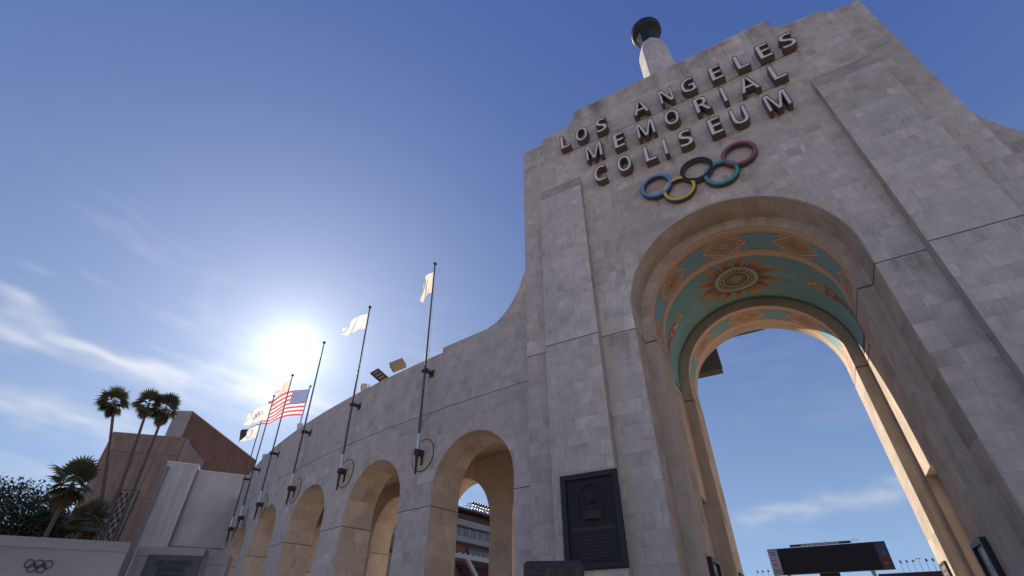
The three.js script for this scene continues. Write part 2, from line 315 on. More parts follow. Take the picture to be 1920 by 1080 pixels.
// stones lining the openings: l runs up the left jamb, over the arch and down the right jamb
M.liner = std({ color: lin(0.78, 0.66, 0.54), vertexColors: true, map: coarseMap, bumpMap: streakBump, bumpScale: 0.004, roughness: 0.88, side: THREE.DoubleSide });
const perimeter = (c, r, cy) => (l, off) => { const k = r - off; if (l < cy) return [c - k, l]; const a = (l - cy) / r; if (a < Math.PI) return [c - k * Math.cos(a), cy + k * Math.sin(a)]; return [c + k, cy - (l - cy - Math.PI * r)]; };
function linerPiece(P, l0, l1, d0, d1, thick, map, n) {
  const q = new Q(), uo = [rr(0, 9), rr(0, 9)], at = (l, d, o) => { const [s, y] = P(l, o); return map(s, y, d); };
  const put = (a, b, o0, o1, e0, e1, U) => q.quad(at(a[0], a[1], o0), at(b[0], b[1], o0), at(e1[0], e1[1], o1), at(e0[0], e0[1], o1), ...U);
  const uv = (l, d) => [d + uo[0], l + uo[1]];
  for (let i = 0; i < n; i++) { const a = mix(l0, l1, i / n), b = mix(l0, l1, (i + 1) / n); put([a, d0], [b, d0], thick, thick, [a, d1], [b, d1], [uv(a, d0), uv(b, d0), uv(b, d1), uv(a, d1)]); put([a, d0], [b, d0], thick, 0, [a, d0], [b, d0], [uv(a, d0), uv(b, d0), uv(b, d0), uv(a, d0)]); put([a, d1], [b, d1], thick, 0, [a, d1], [b, d1], [uv(a, d1), uv(b, d1), uv(b, d1), uv(a, d1)]); }
  for (const l of [l0, l1]) put([l, d0], [l, d1], thick, 0, [l, d0], [l, d1], [uv(l, d0), uv(l, d1), uv(l, d1), uv(l, d0)]);
  const g = q.geo(0.3), m = g.attributes.position.count, col = new Float32Array(m * 3), v = 0.93 + rr(-0.07, 0.08) + (rnd() < 0.12 ? rr(-0.12, 0.1) : 0), w = rr(-0.015, 0.015);
  for (let i = 0; i < m; i++) { col[i * 3] = v * (1 + w); col[i * 3 + 1] = v; col[i * 3 + 2] = v * (1 - w); } g.setAttribute('color', new THREE.BufferAttribute(col, 3)); return g;
}
function liner(parent, c, r, cy, l0, l1, step, ds, map, thick = 0.012) {
  const P = perimeter(c, r, cy), n = Math.max(1, Math.round((l1 - l0) / step)), h = (l1 - l0) / n;
  for (let i = 0; i < n; i++) { const off = (i % 2) * 0.18; for (let k = 0; k < ds.length - 1; k++) { const sh = (j) => j === 0 || j === ds.length - 1 ? ds[j] : ds[j] + off * Math.sign(ds[1] - ds[0]); part('reveal_stone', linerPiece(P, l0 + i * h + 0.0015, l0 + (i + 1) * h - 0.0015, sh(k) - 0.0015, sh(k + 1) + 0.0015, thick, map, l0 + i * h > cy - 0.5 && l0 + i * h < cy + Math.PI * r ? 3 : 1), M.liner, parent); } }
}
{
  const top = CY, T1 = Math.PI * R1, T2 = Math.PI * R2;
  liner(gate, 0, R1, CY, 0.3, IMP - 0.03, 0.81, [-0.003, -1.117], flat); liner(gate, 0, R1, CY, IMP + 0.03, CY + T1 + (CY - IMP) - 0.03, 0.52, [-0.003, -1.117], flat); liner(gate, 0, R1, CY, CY + T1 + (CY - IMP) + 0.03, 2 * CY + T1 - 0.3, 0.81, [-0.003, -1.117], flat);
  for (const z of [[-1.123, -1.9, -2.985], [-6.955, -7.8, -8.815]]) { liner(gate, 0, R2, CY, 0.3, IMP - 0.03, 0.81, z, flat); liner(gate, 0, R2, CY, CY + T2 + (CY - IMP) + 0.03, 2 * CY + T2 - 0.3, 0.81, z, flat); }
  // wedge stones of the stepped ring
  const nV = 38;
  for (let i = 0; i < nV; i++) {
    const q = new Q(), a0 = Math.PI * i / nV + 0.0006, a1 = Math.PI * (i + 1) / nV - 0.0006, z = -1.108, pt = (r, a, zz) => V3(-r * Math.cos(a), CY + r * Math.sin(a), zz), rA = R2 + 0.001, rB = R1 - 0.013;
    for (let k = 0; k < 3; k++) { const p = mix(a0, a1, k / 3), n = mix(a0, a1, (k + 1) / 3); q.quad(pt(rA, p, z), pt(rA, n, z), pt(rB, n, z), pt(rB, p, z), [p * 3, 0], [n * 3, 0], [n * 3, 0.4], [p * 3, 0.4]); q.quad(pt(rA, p, z - 0.011), pt(rA, n, z - 0.011), pt(rA, n, z), pt(rA, p, z), [p * 3, 0], [n * 3, 0], [n * 3, 0.02], [p * 3, 0.02]); }
    const g = q.geo(0), m = g.attributes.position.count, col = new Float32Array(m * 3), v = 0.92 + rr(-0.08, 0.08); for (let k = 0; k < m; k++) { col[k * 3] = v; col[k * 3 + 1] = v * 0.99; col[k * 3 + 2] = v * 0.98; } g.setAttribute('color', new THREE.BufferAttribute(col, 3)); part('wedge_stone', g, M.liner, gate);
  }
}
// painted vault
function canvas(w, h) { const c = document.createElement('canvas'); c.width = w; c.height = h; return [c, c.getContext('2d')]; }
function ctex(c, anis = true) { const t = new THREE.CanvasTexture(c); t.colorSpace = THREE.SRGBColorSpace; t.magFilter = THREE.LinearFilter; return t; }
const ORANGE = '#deb898', BROWN = '#b38a72', CREAM = '#e6d3bc', TEAL = '#7bacb4', TEAL2 = '#78a8b0';
function speckle(x, w, h, n, cols, a = 0.25) { for (let i = 0; i < n; i++) { x.globalAlpha = rnd() * a; x.fillStyle = cols[(rnd() * cols.length) | 0]; const s = 1 + rnd() * 3; x.fillRect(rnd() * w, rnd() * h, s, s); } x.globalAlpha = 1; }
function bandTexture(r, stilt, depth) {
  const arc = Math.PI * r + 2 * stilt, W = 2048, H = Math.round(W * depth / arc), [c, x] = canvas(W, H), ppm = W / arc;
  x.fillStyle = ORANGE; x.fillRect(0, 0, W, H);
  const b = H * 0.13;
  x.fillStyle = BROWN; x.fillRect(0, b, W, H - 2 * b);
  x.lineWidth = H * 0.022; 
  const X = (deg) => (arc / 2 + deg * Math.PI / 180 * r) * ppm;
  const mid = H / 2, A = H / 2 - b;           // half height of the patterned zone
  for (const [o, col] of [[0.96, CREAM], [0.88, '#bb9078'], [0.80, CREAM]]) { x.fillStyle = col; x.fillRect(0, mid - A * o, W, H * 0.018); x.fillRect(0, mid + A * o - H * 0.018, W, H * 0.018); }
  const step = 46.5;
  for (let k = -3; k <= 3; k++) {
    const cx = X(k * step), hx = X(step) - X(0);
    // nested lozenges, from the outside in
    const dia = (rx, ry, col) => { x.fillStyle = col; x.beginPath(); x.moveTo(cx - rx, mid); x.lineTo(cx, mid - ry); x.lineTo(cx + rx, mid); x.lineTo(cx, mid + ry); x.closePath(); x.fill(); };
    const tri = [['#c0967c', 0.50], [BROWN, 0.465], [CREAM, 0.43], ['#c0967c', 0.41], [BROWN, 0.365], [CREAM, 0.335], ['#c0967c', 0.315], ['#a98670', 0.27], ['#b9beac', 0.222], [ '#6d4a36', 0.192], ['#b98a68', 0.178]];
    for (const [col, f] of tri) dia(hx * f, Math.min(A * f / 0.345, A * 3), col);
  }
  // trim what spilled over the borders
  x.fillStyle = ORANGE; x.fillRect(0, 0, W, b * 0.9); x.fillRect(0, H - b * 0.9, W, b * 0.9);
  for (const [o, col] of [[1.0, BROWN], [0.955, CREAM], [0.92, '#bb9078'], [0.86, CREAM], [0.83, BROWN]]) { x.fillStyle = col; const t = H * 0.02; x.fillRect(0, mid - A * o, W, t); x.fillRect(0, mid + A * o - t, W, t); }
  // blue-green notched stars between the lozenges
  for (let k = -3; k < 3; k++) {
    const cx = X((k + 0.5) * step), w = (X(step) - X(0)) * 0.30, h = A * 0.72, n = w * 0.48;
    x.fillStyle = CREAM; const star = (g) => { x.beginPath(); x.moveTo(cx - w - g, mid - h - g); x.lineTo(cx + w + g, mid - h - g); x.lineTo(cx + n + g * 0.6, mid); x.lineTo(cx + w + g, mid + h + g); x.lineTo(cx - w - g, mid + h + g); x.lineTo(cx - n - g * 0.6, mid); x.closePath(); x.fill(); };
    x.fillStyle = '#c0967c'; star(9); x.fillStyle = '#5d4436'; star(3); x.fillStyle = TEAL; star(0);
  }
  for (let k = -3; k <= 3; k++) {
    const cx = X(k * step); x.strokeStyle = '#d8cdb8';
    if (k % 2 === 0) { x.lineWidth = 3; for (const f of [0.27, 0.19, 0.10]) { x.beginPath(); x.arc(cx, mid, A * f * 0.85, 0, 7); x.stroke(); } x.fillStyle = '#8a4e28'; x.beginPath(); x.arc(cx, mid, A * 0.07, 0, 7); x.fill(); }
    else for (let i = 0; i < 26; i++) { x.fillStyle = ['#d69a5c', '#8a4e28', '#c78346'][i % 3]; const a = rnd() * 6.3, d = Math.sqrt(rnd()) * A * 0.26; x.beginPath(); x.ellipse(cx + Math.cos(a) * d, mid + Math.sin(a) * d, 5, 9, rnd() * 3, 0, 7); x.fill(); }
  }
  speckle(x, W, H, 26000, ['#3a2418', '#e8cfae', '#7a5040'], 0.22);
  return ctex(c);
}
function vaultTexture(r, stilt, depth) {
  const arc = Math.PI * r + 2 * stilt, W = 2048, H = Math.round(W * depth / arc), [c, x] = canvas(W, H), ppm = W / arc;
  x.fillStyle = TEAL2; x.fillRect(0, 0, W, H);
  speckle(x, W, H, 60000, ['#47727a', '#92c2c6', '#568890', '#a6cfce'], 0.30);
  const X = (deg) => (arc / 2 + deg * Math.PI / 180 * r) * ppm, Y = (z) => (-2.99 - z) * ppm;
  const cx = X(1.4), cy = Y(-5.05);
  // sun: wavy rays round a banded disc
  for (let i = 0; i < 52; i++) {
    const a = i / 52 * Math.PI * 2, wavy = i % 4 === 1, L = (wavy ? 1.0 : 0.78 + 0.16 * ((i * 7) % 3)) * ppm * (0.80 + 0.55 * Math.abs(Math.cos(a))) * 1.42, w = wavy ? 0.115 * ppm : 0.05 * ppm;
    const tip = 0.90 * ppm + L * 0.62;
    x.save(); x.translate(cx, cy); x.rotate(a);
    const g = x.createLinearGradient(0.8 * ppm, 0, tip, 0); g.addColorStop(0, '#5a3318'); g.addColorStop(0.45, i % 3 ? '#b4702f' : '#d08a3c'); g.addColorStop(1, '#c99a62'); x.fillStyle = g;
    x.beginPath(); x.moveTo(0.85 * ppm, -w);
    if (wavy) { x.bezierCurveTo(0.85 * ppm + 0.3 * L, -w * 1.9, 0.85 * ppm + 0.35 * L, w * 0.5, tip, w * 0.4); x.bezierCurveTo(0.85 * ppm + 0.42 * L, w * 2.0, 0.85 * ppm + 0.25 * L, w * 0.5, 0.85 * ppm, w); }
    else { x.lineTo(tip, 0); x.lineTo(0.85 * ppm, w); }
    x.closePath(); x.fill(); x.strokeStyle = 'rgba(60,30,12,0.7)'; x.lineWidth = 1.2; x.stroke();
    if (i % 2 === 0) { x.strokeStyle = '#d8c8a0'; x.lineWidth = 1.5; x.beginPath(); x.moveTo(0.86 * ppm, -w); x.lineTo(tip * 0.92, -w * 0.2); x.stroke(); }
    x.restore();
  }
  const disc = (f, col) => { x.fillStyle = col; x.beginPath(); x.arc(cx, cy, f * ppm, 0, 7); x.fill(); };
  disc(0.91, '#8f5a34'); disc(0.89, '#a9aea0'); disc(0.73, '#3f4a48');
  for (let i = 0; i < 26; i++) { const a = i / 26 * 6.283; x.save(); x.translate(cx, cy); x.rotate(a); x.fillStyle = i % 2 ? '#9aa79b' : '#b08a5e'; x.beginPath(); x.arc(0.65 * ppm, 0, 0.065 * ppm, 0, 7); x.fill(); x.restore(); }
  disc(0.57, '#5a3a28'); disc(0.55, '#c09a6c'); disc(0.47, '#3c5450'); disc(0.41, '#54716c'); disc(0.36, '#a4632c'); disc(0.31, '#5a3a1e'); disc(0.27, '#7a8f88');
  for (let i = 0; i < 14; i++) { x.fillStyle = ['#8fa39b', '#64807c', '#9c8a62'][i % 3]; x.globalAlpha = 0.6; x.beginPath(); x.ellipse(cx + rr(-0.17, 0.17) * ppm, cy + rr(-0.17, 0.17) * ppm, 9, 5, rr(0, 3), 0, 7); x.fill(); } x.globalAlpha = 1;
  x.strokeStyle = '#c98b45'; x.lineWidth = 3; x.beginPath(); x.arc(cx, cy, 0.27 * ppm, 0, 7); x.stroke();
  // a torch towards each springing
  for (const s of [-1, 1]) {
    x.save(); x.translate(X(s * 60), Y(-4.98)); x.rotate(s > 0 ? -Math.PI / 2 : Math.PI / 2); // local up points to the crown
    for (let i = 0; i < 40; i++) { const t = rnd(), w = 0.36 * ppm * (1 - t * 0.55); x.fillStyle = ['#e3a050', '#f6c87e', '#b97a3a', '#eab266', '#8f5530'][i % 5]; x.globalAlpha = 0.75; x.beginPath(); const fx = rr(-1, 1) * w * 0.8, fy = -0.1 * ppm - t * 0.75 * ppm; x.ellipse(fx, fy, 6 + 5 * (1 - t), 26 - 10 * t, fx / w * 0.5, 0, 7); x.fill(); }
    x.globalAlpha = 1;
    const poly = (pts, col) => { x.fillStyle = col; x.beginPath(); pts.forEach(([a, b], i) => i ? x.lineTo(a * ppm, b * ppm) : x.moveTo(a * ppm, b * ppm)); x.closePath(); x.fill(); };
    poly([[-0.42, -0.1], [0.42, -0.1], [0.34, 0.28], [0.2, 0.5], [-0.2, 0.5], [-0.34, 0.28]], '#9c6a55');
    for (let i = 0; i < 30; i++) { x.fillStyle = ['#c89478', '#7a4c3e', '#b07c66', '#d9a98c'][i % 4]; x.beginPath(); x.ellipse(rr(-0.32, 0.32) * ppm, rr(-0.05, 0.42) * ppm, 6, 9, rr(0, 3), 0, 7); x.fill(); }
    poly([[-0.25, 0.5], [0.25, 0.5], [0.21, 2.4], [-0.21, 2.4]], '#41767a');
    for (const [a, b] of [[-0.25, -0.17], [-0.05, 0.05], [0.17, 0.25]]) poly([[a, 0.5], [b, 0.5], [b * 0.9, 2.4], [a * 0.9, 2.4]], '#a87a62');
    for (const yy of [0.95, 1.5, 2.0]) poly([[-0.27, yy], [0, yy + 0.16], [0.27, yy], [0.27, yy + 0.07], [0, yy + 0.23], [-0.27, yy + 0.07]], '#b98a6c');
    x.restore();
  }
  // clouds of paint
  for (const [d, z] of [[-38, -6.1], [36, -4.9], [52, -3.9]]) for (let i = 0; i < 24; i++) { x.globalAlpha = 0.05; x.fillStyle = '#c8d4cc'; x.beginPath(); x.ellipse(X(d) + rr(-40, 40), Y(z) + rr(-9, 9), 22, 7, -0.3, 0, 7); x.fill(); } x.globalAlpha = 1;
  // worn patches and hairline cracks in the plaster
  for (let i = 0; i < 60; i++) { x.globalAlpha = 0.05; x.fillStyle = i % 2 ? '#c9d6d2' : '#2c4a4c'; x.beginPath(); x.ellipse(rnd() * W, rnd() * H, rr(20, 120), rr(10, 50), rr(0, 3), 0, 7); x.fill(); } x.globalAlpha = 0.35; x.strokeStyle = '#31494a'; x.lineWidth = 1; for (let i = 0; i < 9; i++) { let px = rnd() * W, py = rnd() * H; x.beginPath(); x.moveTo(px, py); for (let k = 0; k < 14; k++) { px += rr(-14, 20); py += rr(-12, 12); x.lineTo(px, py); } x.stroke(); } x.globalAlpha = 1;
  // rope borders
  for (const [y, o] of [[H - 22, 1], [20, -1]]) { x.fillStyle = '#2f4a44'; x.fillRect(0, y - 17, W, 36); x.fillStyle = '#9fb0a0'; x.fillRect(0, y - 14, W, 3); x.fillRect(0, y + 12, W, 3); for (let i = 0; i < W; i += 15) { x.strokeStyle = '#a9a684'; x.lineWidth = 4; x.beginPath(); x.moveTo(i, y + 10); x.bezierCurveTo(i + 4, y - 2, i + 10, y + 4, i + 14, y - 9); x.stroke(); } }
  for (const xx of [16, W - 16]) { x.fillStyle = '#2f4a44'; x.fillRect(xx - 16, 0, 32, H); for (let i = 0; i < H; i += 15) { x.strokeStyle = '#a9a684'; x.lineWidth = 4; x.beginPath(); x.moveTo(xx - 10, i); x.lineTo(xx + 10, i + 9); x.stroke(); } }
  return ctex(c);
}
function vaultSheet(r, stilt, z0, z1) {
  const pts = [], n = 64; // from left springing over the crown to the right
  for (let i = 0; i <= 3; i++) pts.push([-r, CY - stilt + stilt * i / 3.0001]);
  for (let i = 1; i <= n; i++) { const a = Math.PI * (1 - i / n); pts.push([r * Math.cos(a), CY + r * Math.sin(a)]); }
  for (let i = 1; i <= 3; i++) pts.push([r, CY - stilt * i / 3]);
  const arc = Math.PI * r + 2 * stilt; let l = 0; const q = new Q();
  for (let i = 0; i < pts.length - 1; i++) {
    const [x0, y0] = pts[i], [x1, y1] = pts[i + 1], d = Math.hypot(x1 - x0, y1 - y0), u0 = l / arc, u1 = (l + d) / arc; l += d;
    q.quad(V3(x0, y0, z0), V3(x1, y1, z0), V3(x1, y1, z1), V3(x0, y0, z1), [u0, 1], [u1, 1], [u1, 0], [u0, 0]);
  }
  return q.geo(0.5);
}
{
  const bt = bandTexture(R2, 0.35, 1.5), bm = std({ map: bt, roughness: 0.75, side: THREE.DoubleSide });
  part('painted_band', vaultSheet(R2 - 0.005, 0.35, -1.15, -2.96), bm, gate);
  part('painted_band', vaultSheet(R2 - 0.005, 0.35, -6.98, -8.50), bm, gate);
  const vm = std({ map: vaultTexture(R1, 0.42, 3.92), roughness: 0.7, side: THREE.DoubleSide });
  part('painted_vault', vaultSheet(R1 - 0.006, 0.42, -3.0, -6.94), vm, gate);
}

// ------------------------------------------------------------------ the arcaded wings
const RW = 79.8, ZC = -80.10;
const curve = (side, R = RW) => (s, y, d) => { const th = s / RW; return V3(side * (R + d) * Math.sin(th), y, ZC + (R + d) * Math.cos(th)); };
const PITCH = 5.831, C0 = 10.605, AH = 1.965, NARCH = 7, WIMP = 5.75, COR = 9.55;
const centres = [...Array(NARCH).keys()].map((k) => C0 + k * PITCH);
const wingTop = (s) => s < 10.3 ? 14.5 + 0.62 + 0 - 4.0 * Math.sqrt(Math.max(0, 1 - Math.pow((10.3 - s) / 2.5, 2))) + 1.4 : s < 12.74 ? 12.62 : 12.36;
function wing(side) {
  const g = thing('arcade_wing', side < 0 ? 'curved stone arcade wing left of the gate with flagpoles along it' : 'sliver of curved stone wing sweeping down at the right of the gate', 'arcade');
  const map = curve(side), flip = side < 0, Send = C0 + (NARCH - 1) * PITCH + 4.2;
  const top = (s) => s < 10.3 ? 16.35 - 3.73 * Math.sqrt(Math.max(0, 1 - Math.pow((10.3 - Math.max(s, 7.85)) / 2.45, 2))) : s < 12.74 ? 12.62 : 12.36;
  const cy = 8.18 - AH;
  const open = (hw, c) => (s) => { for (const k of c) if (Math.abs(s - k) < hw) return cy + Math.sqrt(Math.max(0, hw * hw - (s - k) * (s - k))); return 0; };
  const S = [7.0, 7.85, 12.74, Send]; for (let i = 0; i <= 14; i++) S.push(7.85 + 2.45 * (1 - Math.cos(Math.PI / 2 * i / 14)));
  for (let s = 12.74; s < Send; s += 0.9) S.push(s);
  for (const c of centres) S.push(...arcSamples(c, AH, 28));
  const q = new Q(); wallStrip(q, map, uniq(S), open(AH, centres), top, 0, -1.47, flip);
  const face = new Q(), rev = new Q();
  for (let i = 0; i < q.p.length; i += 9) {
    const rad = [0, 3, 6].map((k) => Math.hypot(q.p[i + k], q.p[i + k + 2] - ZC)), my = (q.p[i + 1] + q.p[i + 4] + q.p[i + 7]) / 3;
    const t = (Math.min(...rad) < RW - 0.05 && my < 8.3) ? rev : face, j = i / 9 * 6; t.p.push(...q.p.slice(i, i + 9)); t.uv.push(...q.uv.slice(j, j + 6));
  }
  part('front_wall', face.geo(0.3), M.core, g); part('arch_reveal', rev.geo(0.45), M.jamb, g);
  // rear wall
  const rc = [...Array(NARCH).keys()].map((k) => 10.28 + k * PITCH), rh = 2.21, S2 = [7.0, Send]; for (const c of rc) S2.push(...arcSamples(c, rh, 26)); for (let s = 8; s < Send; s += 0.9) S2.push(s);
  const cy2 = 8.35 - rh, q2 = new Q();
  wallStrip(q2, map, uniq(S2), (s) => { for (const k of rc) if (Math.abs(s - k) < rh) return cy2 + Math.sqrt(Math.max(0, rh * rh - (s - k) * (s - k))); return 0; }, () => 11.2, -4.85, -6.1, flip);
  part('rear_wall', q2.geo(0.45), M.jamb, g);
  const q3 = new Q(), S3 = []; for (let s = 7; s <= Send; s += 1.2) S3.push(s);
  wallStrip(q3, map, S3, () => 9.1, () => 9.5, -1.47, -4.85, flip); part('ceiling_slab', q3.geo(0.3), M.jamb, g);
  // joints: one under the parapet, one at the springing of the arches
  const strip = (s0, s1, y, h) => { const jq = new Q(), n = Math.max(1, Math.ceil((s1 - s0) / 1.2)); for (let i = 0; i < n; i++) { const a = s0 + (s1 - s0) * i / n, b = s0 + (s1 - s0) * (i + 1) / n, f = 0.008; const P = [map(a, y, f), map(b, y, f), map(b, y + h, f), map(a, y + h, f)]; flip ? jq.quad(P[3], P[2], P[1], P[0], [0, 1], [1, 1], [1, 0], [0, 0]) : jq.quad(...P, [0, 0], [1, 0], [1, 1], [0, 1]); } part('joint', jq.geo(0), M.joint, g); };
  strip(7.85, Send, COR - 0.012, 0.024);
  for (let k = 0; k <= NARCH; k++) strip(k ? centres[k - 1] + AH : 7.85, k < NARCH ? centres[k] - AH : Send, WIMP - 0.012, 0.024);
  // the same joint inside the openings
  const jm = std({ color: lin(0.22, 0.14, 0.10), roughness: 0.9, side: THREE.DoubleSide });
  for (const c of centres) for (const e of [-1, 1]) { const s = c + e * (AH - 0.004), jj = new Q(); jj.quad(map(s, WIMP - 0.02, -0.01), map(s, WIMP - 0.02, -1.46), map(s, WIMP + 0.02, -1.46), map(s, WIMP + 0.02, -0.01), [0, 0], [1, 0], [1, 1], [0, 1]); part('opening_joint', jj.geo(0), jm, g); }
  for (const c of rc) for (const e of [-1, 1]) { const s = c + e * (rh - 0.004), jj = new Q(); jj.quad(map(s, WIMP - 0.02, -4.86), map(s, WIMP - 0.02, -6.09), map(s, WIMP + 0.02, -6.09), map(s, WIMP + 0.02, -4.86), [0, 0], [1, 0], [1, 1], [0, 1]); part('opening_joint', jj.geo(0), jm, g); }
  if (side < 0) for (let k = 0; k < 3; k++) { const TT = Math.PI * AH; for (const [a, b] of [[0.3, WIMP - 0.025], [WIMP + 0.025, cy + TT + (cy - WIMP) - 0.025], [cy + TT + (cy - WIMP) + 0.025, 2 * cy + TT - 0.3]]) liner(g, centres[k], AH, cy, a, b, 0.56, [-0.003, -0.66, -1.467], map, 0.01); }
  const courses = [0, 0.36]; while (courses[courses.length - 1] < WIMP - 0.5) courses.push(courses[courses.length - 1] + 0.44);
  courses.push(WIMP - 0.014, WIMP + 0.014); while (courses[courses.length - 1] < COR - 0.5) courses.push(courses[courses.length - 1] + 0.445);
  courses.push(COR - 0.014, COR + 0.014); while (courses[courses.length - 1] < 17) courses.push(courses[courses.length - 1] + 0.47);
  const tone = (s, y) => { const big = fbm(s * 0.12 + 30, y * 0.16, 8.1, 3), pick = rnd(); const v = 0.90 + 0.2 * big + (pick < 0.03 ? rr(0.06, 0.14) : pick < 0.08 ? -rr(0.03, 0.09) : rr(-0.022, 0.022)); const w = rr(-0.015, 0.015); return [v * (1 + w), v, v * (1 - w)]; };
  const list = [];
  const cuts = []; for (const c of centres) cuts.push(c - AH, c + AH);
  stones(map, flip, 0, 7.6, side < 0 ? 50 : 13, courses, open(AH + 0.002, centres), (s) => top(s) - 0.004, [0.5, 1.5], cuts, list, tone);
  placeStones(list, g, M.stone, side < 0 ? 300 : 40);
  return g;
}
wing(-1); wing(1);

// ------------------------------------------------------------------ lettering on the gate
const font = await new FontLoader().loadAsync('fonts/droid/droid_sans_bold.typeface.json');
function offsetPoly(p, d) { // positive d moves to the left of the walking direction
  const n = p.length, o = [];
  for (let i = 0; i < n; i++) {
    const a = p[(i + n - 1) % n], b = p[i], c = p[(i + 1) % n];
    const e1 = new THREE.Vector2(b.x - a.x, b.y - a.y).normalize(), e2 = new THREE.Vector2(c.x - b.x, c.y - b.y).normalize();
    const n1 = new THREE.Vector2(-e1.y, e1.x), n2 = new THREE.Vector2(-e2.y, e2.x), m = n1.clone().add(n2); const l = Math.max(0.35, m.length() / 2); m.normalize();
    o.push(new THREE.Vector2(b.x + m.x * d / l, b.y + m.y * d / l));
  }
  return o;
}
const clean = (p) => { const o = []; for (const v of p) if (!o.length || v.distanceTo(o[o.length - 1]) > 0.012) o.push(v); if (o.length > 1 && o[0].distanceTo(o[o.length - 1]) < 0.012) o.pop(); return o; };
const letterCache = {};
function letterGeos(ch) {
  if (letterCache[ch]) return letterCache[ch];
  const sh = ch === 'I' ? [new THREE.Shape([[0, 0], [0.2, 0], [0.2, 1], [0, 1]].map((p) => new THREE.Vector2(...p)))] : font.generateShapes(ch, 1), all = sh.flatMap((s) => s.extractPoints(4).shape);
  let x0 = 1e9, x1 = -1e9, y0 = 1e9, y1 = -1e9; for (const p of all) { x0 = Math.min(x0, p.x); x1 = Math.max(x1, p.x); y0 = Math.min(y0, p.y); y1 = Math.max(y1, p.y); }
  const W = { M: 0.80, O: 0.62, I: 0.17, L: 0.50, E: 0.50, A: 0.72, N: 0.60, G: 0.62, R: 0.62, S: 0.56, C: 0.58, U: 0.60 }[ch] || 0.6, H = 1.0;
  const f = (p) => new THREE.Vector2((p.x - x0) / (x1 - x0) * W - W / 2, (p.y - y0) / (y1 - y0) * H);
  const shell = [], face = [], t = 0.026;
  for (const s of sh) {
    const { shape, holes } = s.extractPoints(4); let o = clean(shape.map(f)); if (THREE.ShapeUtils.isClockWise(o)) o.reverse();
    const hs = holes.map((h) => { const k = clean(h.map(f)); if (!THREE.ShapeUtils.isClockWise(k)) k.reverse(); return k; });
    const oi = offsetPoly(o, t), hi = hs.map((h) => offsetPoly(h, t));
    const ring = new THREE.Shape(o); ring.holes.push(new THREE.Path(oi)); shell.push(new THREE.ExtrudeGeometry(ring, { depth: 0.34, bevelEnabled: false }));
    hs.forEach((h, i) => { const r = new THREE.Shape(hi[i]); r.holes.push(new THREE.Path(h)); shell.push(new THREE.ExtrudeGeometry(r, { depth: 0.34, bevelEnabled: false })); });
    const fs = new THREE.Shape(oi); hi.forEach((h) => fs.holes.push(new THREE.Path(h))); face.push(new THREE.ExtrudeGeometry(fs, { depth: 0.322, bevelEnabled: false }));
  }
  return (letterCache[ch] = [merge(shell), merge(face)]);
}
const wornMap = noiseTex(256, 256, (x, y) => { const r = smooth(0.2, 0.34, tn(x, y, 9, 5, 2.9, 4)), d = tn(x, y, 40, 14, 6.6, 2); const v = 0.93 + 0.2 * d; return [mix(v, 0.62, r), mix(v * 0.99, 0.55, r), mix(v * 0.97, 0.49, r)]; }, true); wornMap.repeat.set(0.9, 0.9);
M.letterFace = std({ color: lin(0.90, 0.88, 0.85), map: wornMap, roughness: 0.6 });
M.letterSide = std({ color: lin(0.15, 0.13, 0.11), map: wornMap, roughness: 0.65 });
const sign = thing('lettering', 'weathered metal channel letters in three rows high on the gate above the rings', 'sign', [0, 0, 0.03]);
for (const [txt, y, xs] of [
  ['LOSANGELES', 20.66, [-5.12, -4.26, -3.26, -1.37, -0.19, 0.77, 1.95, 2.98, 3.86, 4.74]],
  ['MEMORIAL', 19.05, [-3.80, -2.61, -1.40, -0.26, 1.0, 1.86, 2.79, 3.87]],
  ['COLISEUM', 17.43, [-3.69, -2.60, -1.49, -0.855, -0.03, 1.13, 2.04, 3.36]]]) {
  [...txt].forEach((ch, i) => { const [a, b] = letterGeos(ch), l = part('letter', a, M.letterSide, sign); l.position.set(xs[i], y, 0); part('letter_face', b, M.letterFace, l); });
}
part('conduit', merge([[20.55, -5.2, 4.9], [19.0, 2.2, 4.0]].map(([y, a, b]) => T(new THREE.CylinderGeometry(0.008, 0.008, b - a, 6), (a + b) / 2, y + 0.12, 0.01, 0, 0, Math.PI / 2))), M.dark, sign);
// interlaced rings
{
  const g = thing('ring_emblem', 'five interlaced coloured metal rings under the lettering above the arch', 'emblem', [0, 0, 0.03]);
  const ringGeo = (ro, ri, d) => { const s = new THREE.Shape(); s.absarc(0, 0, ro, 0, Math.PI * 2); const h = new THREE.Path(); h.absarc(0, 0, ri, 0, Math.PI * 2, true); s.holes.push(h); return new THREE.ExtrudeGeometry(s, { depth: d, bevelEnabled: false, curveSegments: 40 }); };
  const body = ringGeo(0.615, 0.465, 0.17), face = ringGeo(0.592, 0.492, 0.19);
  for (const [x, y, c, up, nm] of [[-1.60, 16.07, [0.15, 0.30, 0.62], 1, 'blue'], [-0.825, 15.48, [0.72, 0.58, 0.03], 0, 'yellow'], [-0.03, 16.13, [0.02, 0.02, 0.025], 1, 'black'], [0.72, 15.49, [0.04, 0.36, 0.32], 0, 'green'], [1.50, 16.11, [0.32, 0.09, 0.125], 1, 'red']]) {
    const r = part('ring', body, std({ color: lin(0.09, 0.09, 0.10), roughness: 0.6 }), g); r.position.set(x, y, 0.02 + up * 0.012); r.userData.label = nm + ' ring of the emblem';
    part('ring_face', face, std({ color: lin(...c), roughness: 0.5 }), r);
  }
}
